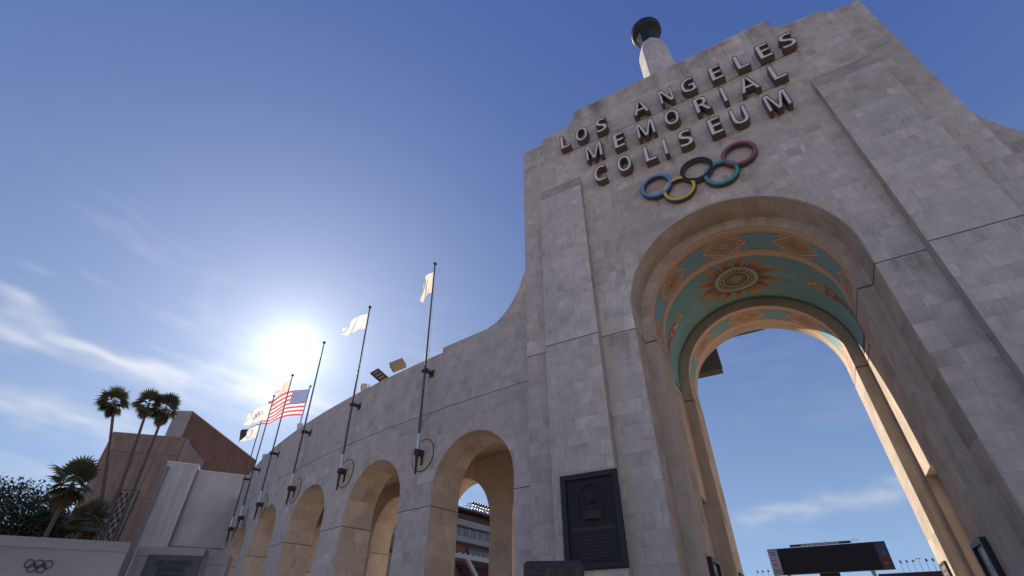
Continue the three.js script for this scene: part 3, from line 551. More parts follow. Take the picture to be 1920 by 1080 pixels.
// bronze plaque on the left pilaster
{
  const g = thing('memorial_plaque', 'dark bronze portrait plaque with raised frame on the left pilaster', 'plaque', [-5.49, 4.33, 0.41]);
  const W = 1.72, H = 2.40;
  const fr = new THREE.Shape([[-W / 2, -H / 2], [W / 2, -H / 2], [W / 2, H / 2], [-W / 2, H / 2]].map((p) => new THREE.Vector2(...p)));
  fr.holes.push(new THREE.Path([[-W / 2 + 0.12, -H / 2 + 0.12], [-W / 2 + 0.12, H / 2 - 0.12], [W / 2 - 0.12, H / 2 - 0.12], [W / 2 - 0.12, -H / 2 + 0.12]].map((p) => new THREE.Vector2(...p))));
  part('frame', new THREE.ExtrudeGeometry(fr, { depth: 0.06, bevelEnabled: true, bevelSize: 0.025, bevelThickness: 0.03, bevelSegments: 2 }), M.bronze, g);
  const [c, x] = canvas(512, 712); x.fillStyle = '#191716'; x.fillRect(0, 0, 512, 712); speckle(x, 512, 712, 9000, ['#12100f', '#3a322c', '#2a2f30'], 0.4);
  x.fillStyle = '#5a4e40'; x.font = 'bold 36px serif'; x.textAlign = 'center'; x.fillText('JUDGE WILLIAM M BOWEN', 256, 450, 420);
  x.fillStyle = '#372f27'; for (let r = 0; r < 7; r++) { const half = r < 5 ? 190 : 130; let p = 256 - half; while (p < 256 + half) { const w = rr(10, 46); x.fillRect(p, 492 + r * 27, Math.min(w, 256 + half - p), 10); p += w + 9; } }
  const plate = std({ map: ctex(c), metalness: 0.15, roughness: 0.6 });
  part('plate', new THREE.BoxGeometry(W - 0.22, H - 0.22, 0.04), plate, g);
  const ov = T(new THREE.TorusGeometry(0.40, 0.022, 8, 40), 0, 0, 0); ov.scale(1.0, 1.18, 1); part('oval_moulding', T(ov, 0, 0.42, 0.03), M.bronze, g);
  // low relief of a head and shoulders
  const N = 44, q = new Q(), hgt = (u, v) => {
    const el = (a, b, ra, rb) => Math.max(0, 1 - ((u - a) / ra) ** 2 - ((v - b) / rb) ** 2);
    let h = 0.11 * Math.sqrt(el(0.02, 0.14, 0.135, 0.19)) + 0.03 * Math.sqrt(el(0.02, 0.24, 0.15, 0.10)) + 0.07 * Math.sqrt(el(0.0, -0.06, 0.08, 0.13)) + 0.10 * Math.sqrt(el(0, -0.33, 0.30, 0.22));
    h += 0.05 * Math.sqrt(el(0.07, 0.11, 0.03, 0.06)) - 0.02 * el(0.03, 0.16, 0.03, 0.018) - 0.02 * el(0.105, 0.16, 0.025, 0.018) + 0.02 * el(0.06, 0.03, 0.05, 0.015); return h;
  };
  const pt = (i, j) => { const u = -0.34 + 0.68 * i / N, v = -0.42 + 0.82 * j / N; return V3(u, v, hgt(u, v)); };
  for (let i = 0; i < N; i++) for (let j = 0; j < N; j++) if (Math.max(pt(i, j).z, pt(i + 1, j).z, pt(i, j + 1).z, pt(i + 1, j + 1).z) > 0.002) q.quad(pt(i, j), pt(i + 1, j), pt(i + 1, j + 1), pt(i, j + 1), [0, 0], [1, 0], [1, 1], [0, 1]);
  part('portrait_relief', T(q.geo(0.9), 0, 0.40, 0.019), std({ color: lin(0.035, 0.026, 0.022), metalness: 0.2, roughness: 0.55 }), g);
  part('backing', new THREE.BoxGeometry(W - 0.02, H - 0.02, 0.03), M.bronze, g).position.z = -0.028;
}
// framed displays and small plaques on the jambs
{
  const [c, x] = canvas(256, 384); x.fillStyle = '#b9b9b6'; x.fillRect(0, 0, 256, 384); x.fillStyle = '#23201e';
  for (let i = 0; i < 9; i++) { x.beginPath(); x.moveTo(60 + i * 14, 384); x.lineTo(60 + i * 14 + rr(-30, 10), 190 + rr(-50, 50)); x.lineTo(76 + i * 14, 200 + rr(-40, 40)); x.lineTo(90 + i * 14, 384); x.fill(); }
  for (let i = 0; i < 7; i++) { x.beginPath(); x.ellipse(rr(50, 210), rr(30, 150), rr(8, 18), rr(14, 44), rr(-0.5, 0.5), 0, 7); x.fill(); }
  const poster = std({ map: ctex(c), roughness: 0.35 });
  for (const s of [1, -1]) {
    const g = thing('display_case', s > 0 ? 'black framed display case on the right jamb of the arch' : 'black framed display case on the left jamb of the arch', 'display case', [s * R2, 2.62, -2.24], s > 0 ? -Math.PI / 2 : Math.PI / 2);
    const W = 1.16, H = 1.72, fs = new THREE.Shape([[-W / 2, -H / 2], [W / 2, -H / 2], [W / 2, H / 2], [-W / 2, H / 2]].map((p) => new THREE.Vector2(...p)));
    fs.holes.push(new THREE.Path([[-W / 2 + 0.09, -H / 2 + 0.09], [-W / 2 + 0.09, H / 2 - 0.09], [W / 2 - 0.09, H / 2 - 0.09], [W / 2 - 0.09, -H / 2 + 0.09]].map((p) => new THREE.Vector2(...p))));
    part('frame', new THREE.ExtrudeGeometry(fs, { depth: 0.13, bevelEnabled: true, bevelSize: 0.008, bevelThickness: 0.008, bevelSegments: 1 }), M.black, g);
    part('poster', T(new THREE.BoxGeometry(W - 0.16, H - 0.16, 0.03), 0, 0, 0.035), poster, g);
    const p = thing('wall_plaque', s > 0 ? 'small grey plaque on the sunlit rear right jamb' : 'small grey plaque on the rear left jamb', 'plaque', [s * R2, 3.0, -7.9], s > 0 ? -Math.PI / 2 : Math.PI / 2);
    part('plate', rbox(1.0, 1.2, 0.05, 0.015, 0, 0, 0.04), std({ color: lin(0.22, 0.20, 0.18), metalness: 0.4, roughness: 0.5 }), p);
    const fr = new THREE.Shape([[-0.54, -0.64], [0.54, -0.64], [0.54, 0.64], [-0.54, 0.64]].map((v) => new THREE.Vector2(...v))); fr.holes.push(new THREE.Path([[-0.47, -0.57], [-0.47, 0.57], [0.47, 0.57], [0.47, -0.57]].map((v) => new THREE.Vector2(...v))));
    part('border', new THREE.ExtrudeGeometry(fr, { depth: 0.08, bevelEnabled: false }), M.dark, p);
    part('inscription', merge([...Array(7)].map((_, i) => box(0.6 - 0.1 * (i % 3), 0.05, 0.012, 0, 0.42 - i * 0.14, 0.068))), M.steel, p);
  }
}
// torch tower on top
{
  const g = thing('torch_tower', 'faceted white concrete torch tower with bronze bowl rising behind the gate top', 'torch tower', [0, 0, -4.97]);
  const oct = (prof) => { const q = new Q(), n = 8; for (let i = 0; i < prof.length - 1; i++) for (let k = 0; k < n; k++) { const a0 = (k + 0.5) / n * 6.28319 - 0.2, a1 = (k + 1.5) / n * 6.28319 - 0.2, [r0, y0] = prof[i], [r1, y1] = prof[i + 1]; const P = (r, a, y) => V3(r * Math.sin(a), y, r * Math.cos(a)); q.quad(P(r0, a0, y0), P(r0, a1, y0), P(r1, a1, y1), P(r1, a0, y1), [k * 0.8, y0], [k * 0.8 + 0.8, y0], [k * 0.8 + 0.8, y1], [k * 0.8, y1]); } return q.geo(0); };
  part('plinth', box(3.6, 1.6, 3.6, 0, 24.2, 0), M.core, g);
  part('shaft', oct([[1.30, 24], [1.06, 31.2], [1.02, 33.4], [0.90, 34.0], [0.66, 34.85], [0, 34.85]]), M.white, g);
  part('bowl_stem', oct([[0.66, 34.5], [0.68, 34.9], [0.68, 36.0], [0.78, 36.55]]), M.green, g);
  part('bowl', new THREE.LatheGeometry([[0.70, 36.35], [0.98, 36.5], [1.04, 36.6], [1.06, 36.95], [1.0, 36.98], [0.9, 36.8], [0, 36.7]].map((p) => new THREE.Vector2(...p)), 32), M.green, g);
}
// dark equipment hanging behind the arch
{
  const g = thing('video_board_frame', 'black board structure hanging behind the upper left of the arch', 'video board', [0, 0, -15.95]);
  part('panel', box(3.9, 4.2, 0.7, -4.1, 17.55, -0.35), M.black, g);
  part('crossbeam', box(3.1, 1.2, 0.5, -0.6, 18.32, -0.35), M.black, g);
  part('edge_rail', merge([box(3.94, 0.1, 0.1, -4.1, 15.42, 0.04), box(3.1, 0.08, 0.1, -0.6, 17.74, 0.0), box(0.1, 2.1, 0.1, -2.13, 16.5, 0.04)]), M.dark, g);
  part('post', merge([box(0.4, 15.4, 0.4, -5.4, 7.7, -0.4), box(0.4, 15.4, 0.4, -4.5, 7.7, -0.4)]), M.dark, g);
}
// dark granite block in front of the plaque
{
  const g = new RoundedBoxGeometry(0.86, 2.5, 0.5, 4, 0.07), p = g.attributes.position;
  for (let i = 0; i < p.count; i++) { const x = p.getX(i), y = p.getY(i), z = p.getZ(i), n = 0.02 * fbm(x * 6, y * 6, z * 6 + 3, 3); p.setXYZ(i, x * (1 + n), y + n * 0.6, z * (1 + n)); }
  g.computeVertexNormals();
  const gm = noiseTex(256, 256, (x, y) => { const v = 0.42 + 0.8 * tn(x, y, 40, 40, 3.3, 2) + 0.4 * tn(x, y, 7, 7, 5.5, 3); return [v, v, v]; }, true); gm.repeat.set(2, 4);
  const m = part('granite_post', g, std({ color: lin(0.27, 0.26, 0.25), map: gm, bumpMap: gm, bumpScale: 0.01, roughness: 0.8 }), scene); m.position.set(-3.78, 1.24, 6.72); m.rotation.y = 0.43;
  tag(m, 'rough dark granite post standing in front of the portrait plaque', 'stone post');
}

// ------------------------------------------------------------------ flagpoles and flags
const onWing = (s, y, d) => curve(-1)(s, y, d);
function flagpole(s, L, y0, label) {
  const th = s / RW, out = V3(-Math.sin(th), 0, Math.cos(th)), foot = onWing(s, 0, 0);
  const g = thing('flagpole', label, 'flagpole', [foot.x, 0, foot.z], -th, 'flagpoles along the arcade wing');
  const lean = 0.032, dir = V3(0, 1, lean).normalize(), base = V3(0, y0, 0.34), at = (t) => base.clone().addScaledVector(dir, t);
  part('pole', bar(at(0.3), at(L), 0.056, 10, 0.036), M.steel, g);
  part('ball', T(new THREE.SphereGeometry(0.095, 14, 10), ...at(L + 0.16).toArray()), M.dark, g);
  part('truck', bar(at(L - 0.05), at(L + 0.1), 0.03, 8), M.dark, g);
  part('sleeve', bar(at(0.15), at(0.85), 0.075, 10), M.galv, g);
  part('foot_bracket', merge([bar(at(-0.75), at(0.15), 0.04, 8, 0.075), T(new THREE.CylinderGeometry(0.125, 0.125, 0.20, 12), ...at(0.1).toArray()), box(0.16, 0.22, 0.34, 0, y0 + 0.1, 0.17), box(0.13, 0.5, 0.05, 0, y0 - 0.1, 0.05)]), M.rust, g);
  const cl = 11.45 - y0; part('clamp', merge([box(0.12, 0.12, 0.46, 0, y0 + cl, 0.23), box(0.30, 0.13, 0.20, 0, y0 + cl, 0.42), box(0.24, 0.34, 0.03, 0, y0 + cl, 0.035)]), M.rust, g);
  part('wall_disc', T(new THREE.CylinderGeometry(0.62, 0.64, 0.03, 36), 0, y0 + 0.05, 0.035, 0, Math.PI / 2), M.jamb, g);
  const ring = new THREE.TorusGeometry(0.64, 0.014, 6, 48); part('disc_rim', T(ring, 0, y0 + 0.05, 0.045), M.dark, g);
  part('halyard', merge([bar(at(L).add(V3(0.10, 0, 0)), at(2.2).add(V3(0.22, 0, 0)), 0.006, 4)]), M.galv, g);
  g.updateMatrixWorld(true);
  return (t) => at(t).applyMatrix4(g.matrixWorld);
}
const poleData = [
  [13.3, 9.7, 7.72, 'nearest flagpole, between the first and second arches from the gate'],
  [18.95, 9.2, 8.05, 'second flagpole from the gate, flying a large plain white flag'],
  [24.4, 8.9, 8.25, 'third flagpole from the gate, bare, its tip at the edge of the sun glare'],
  [29.5, 8.45, 8.3, 'fourth flagpole from the gate, its tip just under the sun glare'],
  [33.8, 8.5, 8.22, 'fifth flagpole from the gate, flying the pale ring flag'],
  [36.8, 7.9, 8.0, 'farthest flagpole, last before the white wall, with a dark and white flag']];
const poles = poleData.map(([s, L, y, l]) => flagpole(s, L, y, l));
function flagGeo(a, b, fly, len, droop, wave, ph, nu = 26, nv = 12) {
  const hoist = b.clone().sub(a), h = hoist.length(), up = V3(0, 1, 0), side = new THREE.Vector3().crossVectors(fly, up).normalize(), q = new Q();
  const P = (u, v) => a.clone().addScaledVector(hoist, v).addScaledVector(fly, len * u * (1 - 0.12 * u)).addScaledVector(up, -droop * Math.pow(u, 1.4) * (1 + 0.35 * Math.sin(v * 2.6 + ph)) - 0.05 * h * Math.sin(u * 9 + ph) * u).addScaledVector(side, wave * (0.25 + u) * Math.sin(u * 7.5 + v * 2.2 + ph) + wave * 0.5 * u * Math.sin(u * 15 - v * 5 + ph));
  for (let i = 0; i < nu; i++) for (let j = 0; j < nv; j++) { const u0 = i / nu, u1 = (i + 1) / nu, v0 = j / nv, v1 = (j + 1) / nv; q.quad(P(u0, v1), P(u1, v1), P(u1, v0), P(u0, v0), [u0, 1 - v1], [u1, 1 - v1], [u1, 1 - v0], [u0, 1 - v0]); }
  return q.geo(1.2);
}
const cloth = (o) => new THREE.MeshPhysicalMaterial({ roughness: 0.95, transmission: 0.72, thickness: 0, side: THREE.DoubleSide, ...o });
function flag(name, label, at, top, hoist, fly, len, droop, wave, ph, mat) { const a = at(top), b = at(top - hoist); const m = part(name, flagGeo(a, b, V3(...fly).normalize(), len, droop, wave, ph), mat, scene); tag(m, label, 'flag'); return m; }
{
  const [c1, x1] = canvas(256, 160); x1.fillStyle = '#f4efe6'; x1.fillRect(0, 0, 256, 160); x1.strokeStyle = '#4a463c'; x1.lineWidth = 5; for (const [cx, cy] of [[92, 70], [128, 70], [164, 70], [110, 90], [146, 90]]) { x1.beginPath(); x1.arc(cx, cy, 19, 0, 7); x1.stroke(); }
  const [c2, x2] = canvas(256, 160); x2.fillStyle = '#e9e6e0'; x2.fillRect(0, 0, 256, 160); x2.fillStyle = '#1d1c20'; x2.beginPath(); x2.moveTo(150, 0); x2.lineTo(256, 0); x2.lineTo(256, 160); x2.lineTo(200, 150); x2.quadraticCurveTo(140, 90, 170, 60); x2.fill(); x2.strokeStyle = '#2a292c'; x2.lineWidth = 4; x2.beginPath(); x2.arc(120, 90, 44, 0, 7); x2.stroke(); x2.fillRect(0, 0, 256, 10);
  const [c3, x3] = canvas(380, 200); for (let i = 0; i < 13; i++) { x3.fillStyle = i % 2 ? '#f2eee8' : '#d4565e'; x3.fillRect(0, i * 200 / 13, 380, 200 / 13 + 1); }
  x3.fillStyle = '#666b94'; x3.fillRect(0, 0, 152, 200 * 7 / 13); x3.fillStyle = '#ffffff'; for (let r = 0; r < 9; r++) for (let k = 0; k < (r % 2 ? 5 : 6); k++) { const cx = 13 + k * 25.3 + (r % 2 ? 12.6 : 0), cy = 11 + r * 10.8; x3.beginPath(); for (let n = 0; n < 10; n++) { const a = -Math.PI / 2 + n * Math.PI / 5, d = n % 2 ? 1.8 : 4.6; x3.lineTo(cx + d * Math.cos(a), cy + d * Math.sin(a)); } x3.fill(); }
  const white = cloth({ color: lin(0.82, 0.80, 0.78) }), ivory = cloth({ color: lin(0.80, 0.70, 0.60) });
  flag('flag', 'pale cream flag hanging limp from the nearest flagpole', poles[0], 9.4, 1.35, [-0.7, 0, 0.25], 0.62, 0.55, 0.10, 0.4, ivory);
  flag('flag', 'plain white flag streaming left from the second flagpole from the gate', poles[1], 8.95, 1.05, [-0.95, 0, 0.5], 1.5, 0.75, 0.12, 1.4, white);
  flag('flag', 'small pale flag just below the sun on the fourth flagpole from the gate', poles[3], 8.3, 0.9, [-0.9, 0, 0.5], 0.95, 0.75, 0.10, 2.2, ivory);
  flag('flag', 'pale flag printed with dark outlined rings on the fifth flagpole from the gate', poles[4], 7.9, 1.15, [-0.85, 0, 0.5], 1.8, 0.5, 0.10, 0.9, cloth({ map: ctex(c1) }));
  flag('flag', 'black and white flag on the farthest flagpole near the white wall', poles[5], 7.6, 1.1, [-0.85, 0, 0.5], 1.45, 0.55, 0.10, 3.0, cloth({ map: ctex(c2) }));
  const g = thing('tall_flagpole', 'tall flagpole standing behind the arcade carrying the national flag', 'flagpole', [-57.05, 0, -27.05]);
  part('pole', T(new THREE.CylinderGeometry(0.09, 0.16, 31.4, 10), 0, 15.7, 0), M.galv, g); part('ball', T(new THREE.SphereGeometry(0.2, 12, 8), 0, 31.6, 0), M.galv, g);
  const top = (t) => V3(-57.05, t, -27.05);
  flag('national_flag', 'red white and blue striped flag with stars streaming in front of the sun', top, 31.2, 4.0, [-0.62, 0, 0.80], 5.4, 2.1, 0.35, 0.6, cloth({ map: ctex(c3) }));
}

// ------------------------------------------------------------------ floodlights on the parapet
function roofPoint(azDeg, R = RW - 0.9) { // where a line of sight at this heading crosses the parapet line
  const a = THREE.MathUtils.degToRad(azDeg), dx = -Math.sin(a), dz = -Math.cos(a), ox = camera.position.x, oz = camera.position.z - ZC, b = ox * dx + oz * dz, c = ox * ox + oz * oz - R * R, t = -b - Math.sqrt(Math.max(0, b * b - c)); return [ox + dx * t, oz + dz * t + ZC];
}
{
  const [x, z] = roofPoint(44.3, RW - 0.3); const g = thing('floodlight', 'big tan boxy floodlight on the arcade parapet right of the slotted lamp', 'floodlight', [x, 12.5, z], 0.75, 'lamps on the arcade parapet');
  const b = rbox(0.74, 0.52, 0.32, 0.05); b.rotateX(-0.35); b.rotateZ(0.55); part('housing', T(b, -0.05, 0.58, 0), std({ color: lin(0.40, 0.28, 0.18), roughness: 0.6 }), g);
  part('bracket', merge([bar(V3(0.3, -0.1, -0.1), V3(0.55, 0.35, -0.1), 0.03), bar(V3(0.55, 0.35, -0.1), V3(0.95, 0.02, -0.2), 0.02), bar(V3(0.2, 0.0, -0.1), V3(0.95, 0.02, -0.2), 0.02)]), M.dark, g);
}
{
  const [x, z] = roofPoint(45.9, RW - 0.3); const g = thing('slotted_lamp', 'flat slotted lamp tilted up left of the big floodlight on the parapet', 'floodlight', [x, 12.36, z], 0.85, 'lamps on the arcade parapet');
  const fr = []; fr.push(box(0.06, 0.9, 0.08, -0.24, 0, 0), box(0.06, 0.9, 0.08, 0.24, 0, 0)); for (let i = 0; i < 5; i++) fr.push(box(0.5, 0.06, 0.08, 0, -0.42 + i * 0.21, 0));
  const m = merge(fr); m.rotateZ(0.85); m.rotateX(-0.3); part('frame', T(m, -0.2, 0.48, 0), M.rust, g);
  const lamps = merge([0, 1, 2, 3].map((i) => box(0.42, 0.12, 0.03, 0, -0.315 + i * 0.21, 0))); lamps.rotateZ(0.85); lamps.rotateX(-0.3); part('lamp_bar', T(lamps, -0.2, 0.48, 0), std({ color: lin(0.35, 0.22, 0.18), roughness: 0.5 }), g);
  part('bracket', merge([bar(V3(0.2, -0.1, 0), V3(0.1, 0.28, 0), 0.04), box(0.3, 0.1, 0.1, 0.15, 0.2, 0)]), M.rust, g);
}
for (const [az, lab] of [[47.9, 'small pale floodlight on the parapet beside the second flagpole from the gate'], [53.9, 'small pale floodlight on the parapet beside the third flagpole from the gate'], [56.5, 'small pale floodlight on the parapet beside the fourth flagpole from the gate']]) {
  const [x, z] = roofPoint(az, RW - 0.3), g = thing('floodlight', lab, 'floodlight', [x, 12.36, z], 0.9, 'lamps on the arcade parapet');
  const h = rbox(0.36, 0.46, 0.26, 0.08); h.rotateZ(0.2); part('housing', T(h, -0.05, 0.38, 0), std({ color: lin(0.62, 0.58, 0.48), roughness: 0.5 }), g); part('bracket', merge([bar(V3(0.16, -0.1, 0), V3(0.2, 0.62, 0), 0.035), bar(V3(0, 0.15, 0), V3(0.18, 0.2, 0), 0.03)]), M.galv, g);
}

// ------------------------------------------------------------------ the buildings at the left
// local frame: x along the wall (away to the right), z towards the camera side
function along(a, b) { return Math.atan2(-(b[1] - a[1]), b[0] - a[0]); }
{
  const A = [-47.71, -8.27], B = [-44.09, -13.51], g = thing('white_wall_block', 'tall plain white rendered wall block behind the far end of the arcade', 'building', [A[0], 0, A[1]], along(A, B));
  part('corner_panel', box(2.40, 14.5, 2.2, 1.20, 7.25, -1.1), M.white, g);
  part('long_panel', box(9.5, 14.15, 1.9, 7.22, 7.075, -1.3), M.white, g);
  part('return_strip', box(0.30, 14.1, 0.3, 0.15, 7.05, 0.12), M.grey, g);
  part('coping', merge([box(2.5, 0.08, 2.3, 1.2, 14.54, -1.1), box(9.5, 0.07, 2.0, 7.25, 14.185, -1.28)]), M.whitePlain, g);
  part('downpipe', merge([T(new THREE.CylinderGeometry(0.05, 0.05, 14, 8), 2.50, 7.2, -0.1), box(0.05, 0.9, 0.05, 2.1, 14.7, -0.2)]), M.grey, g);
  part('ledge', box(9.4, 0.06, 0.1, 7.25, 8.15, -0.31), M.grey, g);
}
{
  const A = [-62.4, -8.66], B = [-57.41, -13.57], g = thing('brown_panel_building', 'blocky brown panelled building behind the three tall palms', 'building', [A[0], 0, A[1]], along(A, B));
  part('wall', box(7.0, 19.96, 16, 3.5, 9.98, -8.05), M.brown, g);
  const pl = [];
  const sx = [0, 2.5, 4.85, 7.0]; const rows = [[0, 4.7], [4.7, 9.2], [9.2, 13.6], [13.6, 18.0], [18.0, 20.0]];
  for (const [y0, y1] of rows) for (let i = 0; i < 3; i++) {
    if (y0 < 14.2 && i === 1) { const L = 3.05, R = 4.85; pl.push([sx[1], L, y0, Math.min(y1, 14.25)]); if (y1 > 14.25 && y0 < 14.25) pl.push([L, R, 14.25, y1]); if (y1 > 14.25) pl.push([sx[1], L, 14.25, y1]); continue; }
    pl.push([sx[i], sx[i + 1], y0, y1]);
  }
  for (const [a, b, y0, y1] of pl) if (b - a > 0.1 && y1 - y0 > 0.06) part('wall_panel', box(b - a - 0.03, y1 - y0 - 0.03, 0.08, (a + b) / 2, (y0 + y1) / 2, -0.005), M.brown, g);
  part('return_wall', box(0.3, 19.9, 0.5, 7.18, 9.95, -0.3), std({ color: lin(0.28, 0.20, 0.19), roughness: 0.8 }), g);
  // pierced screen of elongated hexagons
  const sc = new THREE.Shape([[3.05, 0], [4.85, 0], [4.85, 14.2], [3.05, 14.2]].map((p) => new THREE.Vector2(...p)));
  for (let r = 0; r < 22; r++) for (let k = 0; k < (r % 2 ? 4 : 3); k++) { const cx = 3.42 + k * 0.53 - (r % 2 ? 0.265 : 0), cy = 13.75 - r * 0.46, w = 0.12, h = 0.32; if (cx < 3.2 || cx > 4.72 || cy < 1) continue; sc.holes.push(new THREE.Path([[cx - w, cy - h * 0.5], [cx - w, cy + h * 0.5], [cx, cy + h], [cx + w, cy + h * 0.5], [cx + w, cy - h * 0.5], [cx, cy - h]].map((p) => new THREE.Vector2(...p)))); }
  part('pierced_screen', T(new THREE.ExtrudeGeometry(sc, { depth: 0.12, bevelEnabled: false }), 0, 0, 0.0), std({ color: lin(0.22, 0.20, 0.19), roughness: 0.85 }), g);
  part('screen_recess', box(1.78, 14.15, 0.02, 3.95, 7.08, -0.03), M.dark, g);
  part('screen_frame', merge([box(1.9, 0.07, 0.2, 3.95, 14.24, 0.05), box(0.07, 14.2, 0.2, 3.02, 7.1, 0.05), box(0.07, 14.2, 0.2, 4.88, 7.1, 0.05)]), M.dark, g);
}
{
  const q = new Q(), P = [[-61.99, -13.5], [-60.41, -14.59], [-70.28, -31.02], [-71.86, -29.93]];
  const g = thing('slab_tower', 'tall dark brown slab building with a pale narrow end rising beside the palms', 'building', [P[0][0], 0, P[0][1]]);
  const p = P.map(([x, z]) => [x - P[0][0], z - P[0][1]]), H = 24, w = (k, y) => V3(p[k][0], y, p[k][1]);
  const side = (a, b) => { const s = new Q(), L = Math.hypot(p[b][0] - p[a][0], p[b][1] - p[a][1]); s.quad(w(a, 0), w(b, 0), w(b, H), w(a, H), [0, 0], [L, 0], [L, H], [0, H]); return s.geo(0); };
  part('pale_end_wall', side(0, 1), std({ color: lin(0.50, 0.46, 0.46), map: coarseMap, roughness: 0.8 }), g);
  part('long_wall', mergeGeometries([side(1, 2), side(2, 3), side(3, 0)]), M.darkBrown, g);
  const s = new Q(); s.quad(w(0, H), w(1, H), w(2, H), w(3, H), [0, 0], [1, 0], [1, 1], [0, 1]); part('roof', s.geo(0), M.white, g);
  part('parapet_edge', merge([bar(w(1, H + 0.02), w(2, H + 0.02), 0.06, 6), bar(w(0, H + 0.02), w(1, H + 0.02), 0.05, 6)]), M.white, g);
}
// low white walls in front
function lowWall(name, label, A, B, h, thick, sparePosts) {
  const L = Math.hypot(B[0] - A[0], B[1] - A[1]), g = thing(name, label, 'wall', [A[0], 0, A[1]], along(A, B));
  part('wall_face', box(L, h - 0.22, thick, L / 2, (h - 0.22) / 2, -thick / 2), M.lowWhite, g);
  const br = [], n = Math.floor(L / 0.072); for (let i = 0; i < n; i++) br.push(box(0.064, 0.22, thick + 0.05, (i + 0.5) * L / n, h - 0.11, -thick / 2 + rr(-0.003, 0.003)));
  const m = part('brick_coping', merge(br), M.lowWhite, g); m.userData.kind = 'stuff';
  part('mortar_bed', box(L - 0.01, 0.2, thick + 0.03, L / 2, h - 0.115, -thick / 2), M.grey, g);
  return g;
}
lowWall('low_wall', 'long low white wall with brick coping carrying the dark ring emblem', [-20.7, 13.79], [-15.33, 7.01], 3.6, 0.72);
lowWall('low_wall', 'short low white wall with brick coping behind the grey name panel', [-15.89, 6.53], [-14.66, 5.445], 3.62, 0.4);
lowWall('low_wall', 'last stub of low white wall beside the arcade', [-15.1, 5.4], [-14.43, 4.85], 3.50, 0.3);
{
  const A = [-16.97, 9.08], B = [-15.33, 7.01], g = thing('ring_symbol', 'five thin dark metal rings fixed on the long low white wall', 'emblem', [A[0], 0, A[1]], along(A, B));
  [[0.83, 3.05], [1.01, 3.05], [1.19, 3.05], [0.92, 2.965], [1.10, 2.965]].forEach(([x, y], i) => { const r = part('ring', new THREE.TorusGeometry(0.083, 0.009, 8, 32), M.rust, g); r.position.set(x, y, 0.025 + (i > 2 ? 0.008 : 0)); });
}
{
  const A = [-15.89, 6.53], B = [-14.66, 5.445], g = thing('name_panel', 'flat grey name panel with raised letters on the short low white wall', 'sign', [A[0], 0, A[1]], along(A, B));
  part('panel', rbox(1.30, 1.5, 0.07, 0.01, 1.0, 2.68, 0.06), std({ color: lin(0.115, 0.12, 0.125), map: coarseMap, roughness: 0.6 }), g);
  const txt = (t, y, w) => { const sh = font.generateShapes(t, 0.115), gg = new THREE.ExtrudeGeometry(sh, { depth: 0.03, bevelEnabled: false, curveSegments: 3 }); gg.computeBoundingBox(); const b = gg.boundingBox; gg.scale(w / (b.max.x - b.min.x), 1, 1); gg.translate(1.0 - w / 2, y, 0.094); return gg; };
  const lm = std({ color: lin(0.055, 0.055, 0.06), roughness: 0.6 });
  part('lettering', txt('LOS ANGELES', 3.20, 0.84), lm, g); part('lettering', txt('MEMORIAL', 3.05, 0.66), lm, g); part('lettering', txt('COLISEUM', 2.90, 0.64), lm, g);
}

// ------------------------------------------------------------------ palms and trees
const frondMats = [lin(0.10, 0.095, 0.038), lin(0.13, 0.105, 0.045), lin(0.085, 0.09, 0.036)].map((c) => new THREE.MeshPhysicalMaterial({ color: c, roughness: 0.8, transmission: 0.35, thickness: 0, side: THREE.DoubleSide }));
const deadMat = new THREE.MeshPhysicalMaterial({ color: lin(0.13, 0.085, 0.045), roughness: 0.9, transmission: 0.15, thickness: 0, side: THREE.DoubleSide });
M.trunk = std({ color: lin(0.13, 0.095, 0.07), roughness: 0.95, bumpMap: streakBump, bumpScale: 0.03 });
function fanFrond(r, stem, droop) { // stalk along +x with a folded fan of blades at its end
  const q = new Q(), n = 17, c = V3(stem, -droop * 0.15, 0);
  q.quad(V3(0, 0, 0.02), V3(0, 0, -0.02), V3(stem, -droop * 0.15, -0.012), V3(stem, -droop * 0.15, 0.012), [0, 0], [1, 0], [1, 1], [0, 1]);
  for (let i = 0; i < n; i++) {
    const a = (i / (n - 1) - 0.5) * 3.6, L = r * (0.72 + 0.28 * Math.cos(a * 0.7)) * rr(0.9, 1.08), w = r * 0.085, d = V3(Math.cos(a), 0, Math.sin(a)), nrm = V3(-Math.sin(a), 0, Math.cos(a));
    const m = c.clone().addScaledVector(d, L * 0.55); m.y += 0.04 - droop * 0.12; const e = c.clone().addScaledVector(d, L); e.y -= droop * (0.35 + 0.3 * rnd());
    const l = m.clone().addScaledVector(nrm, w), k = m.clone().addScaledVector(nrm, -w); l.y -= 0.03; k.y -= 0.03;
    q.tri(c, l, m, [0, 0], [1, 0], [1, 1]); q.tri(c, m, k, [0, 0], [1, 0], [1, 1]); q.tri(l, e, m, [0, 0], [1, 0], [1, 1]); q.tri(m, e, k, [0, 0], [1, 0], [1, 1]);
  }
  return q.geo(0);
}
const frondGeos = [fanFrond(0.95, 0.72, 0.35), fanFrond(0.90, 0.80, 0.6), fanFrond(1.05, 0.62, 0.2)];
const deadGeo = fanFrond(0.75, 0.35, 0.3);
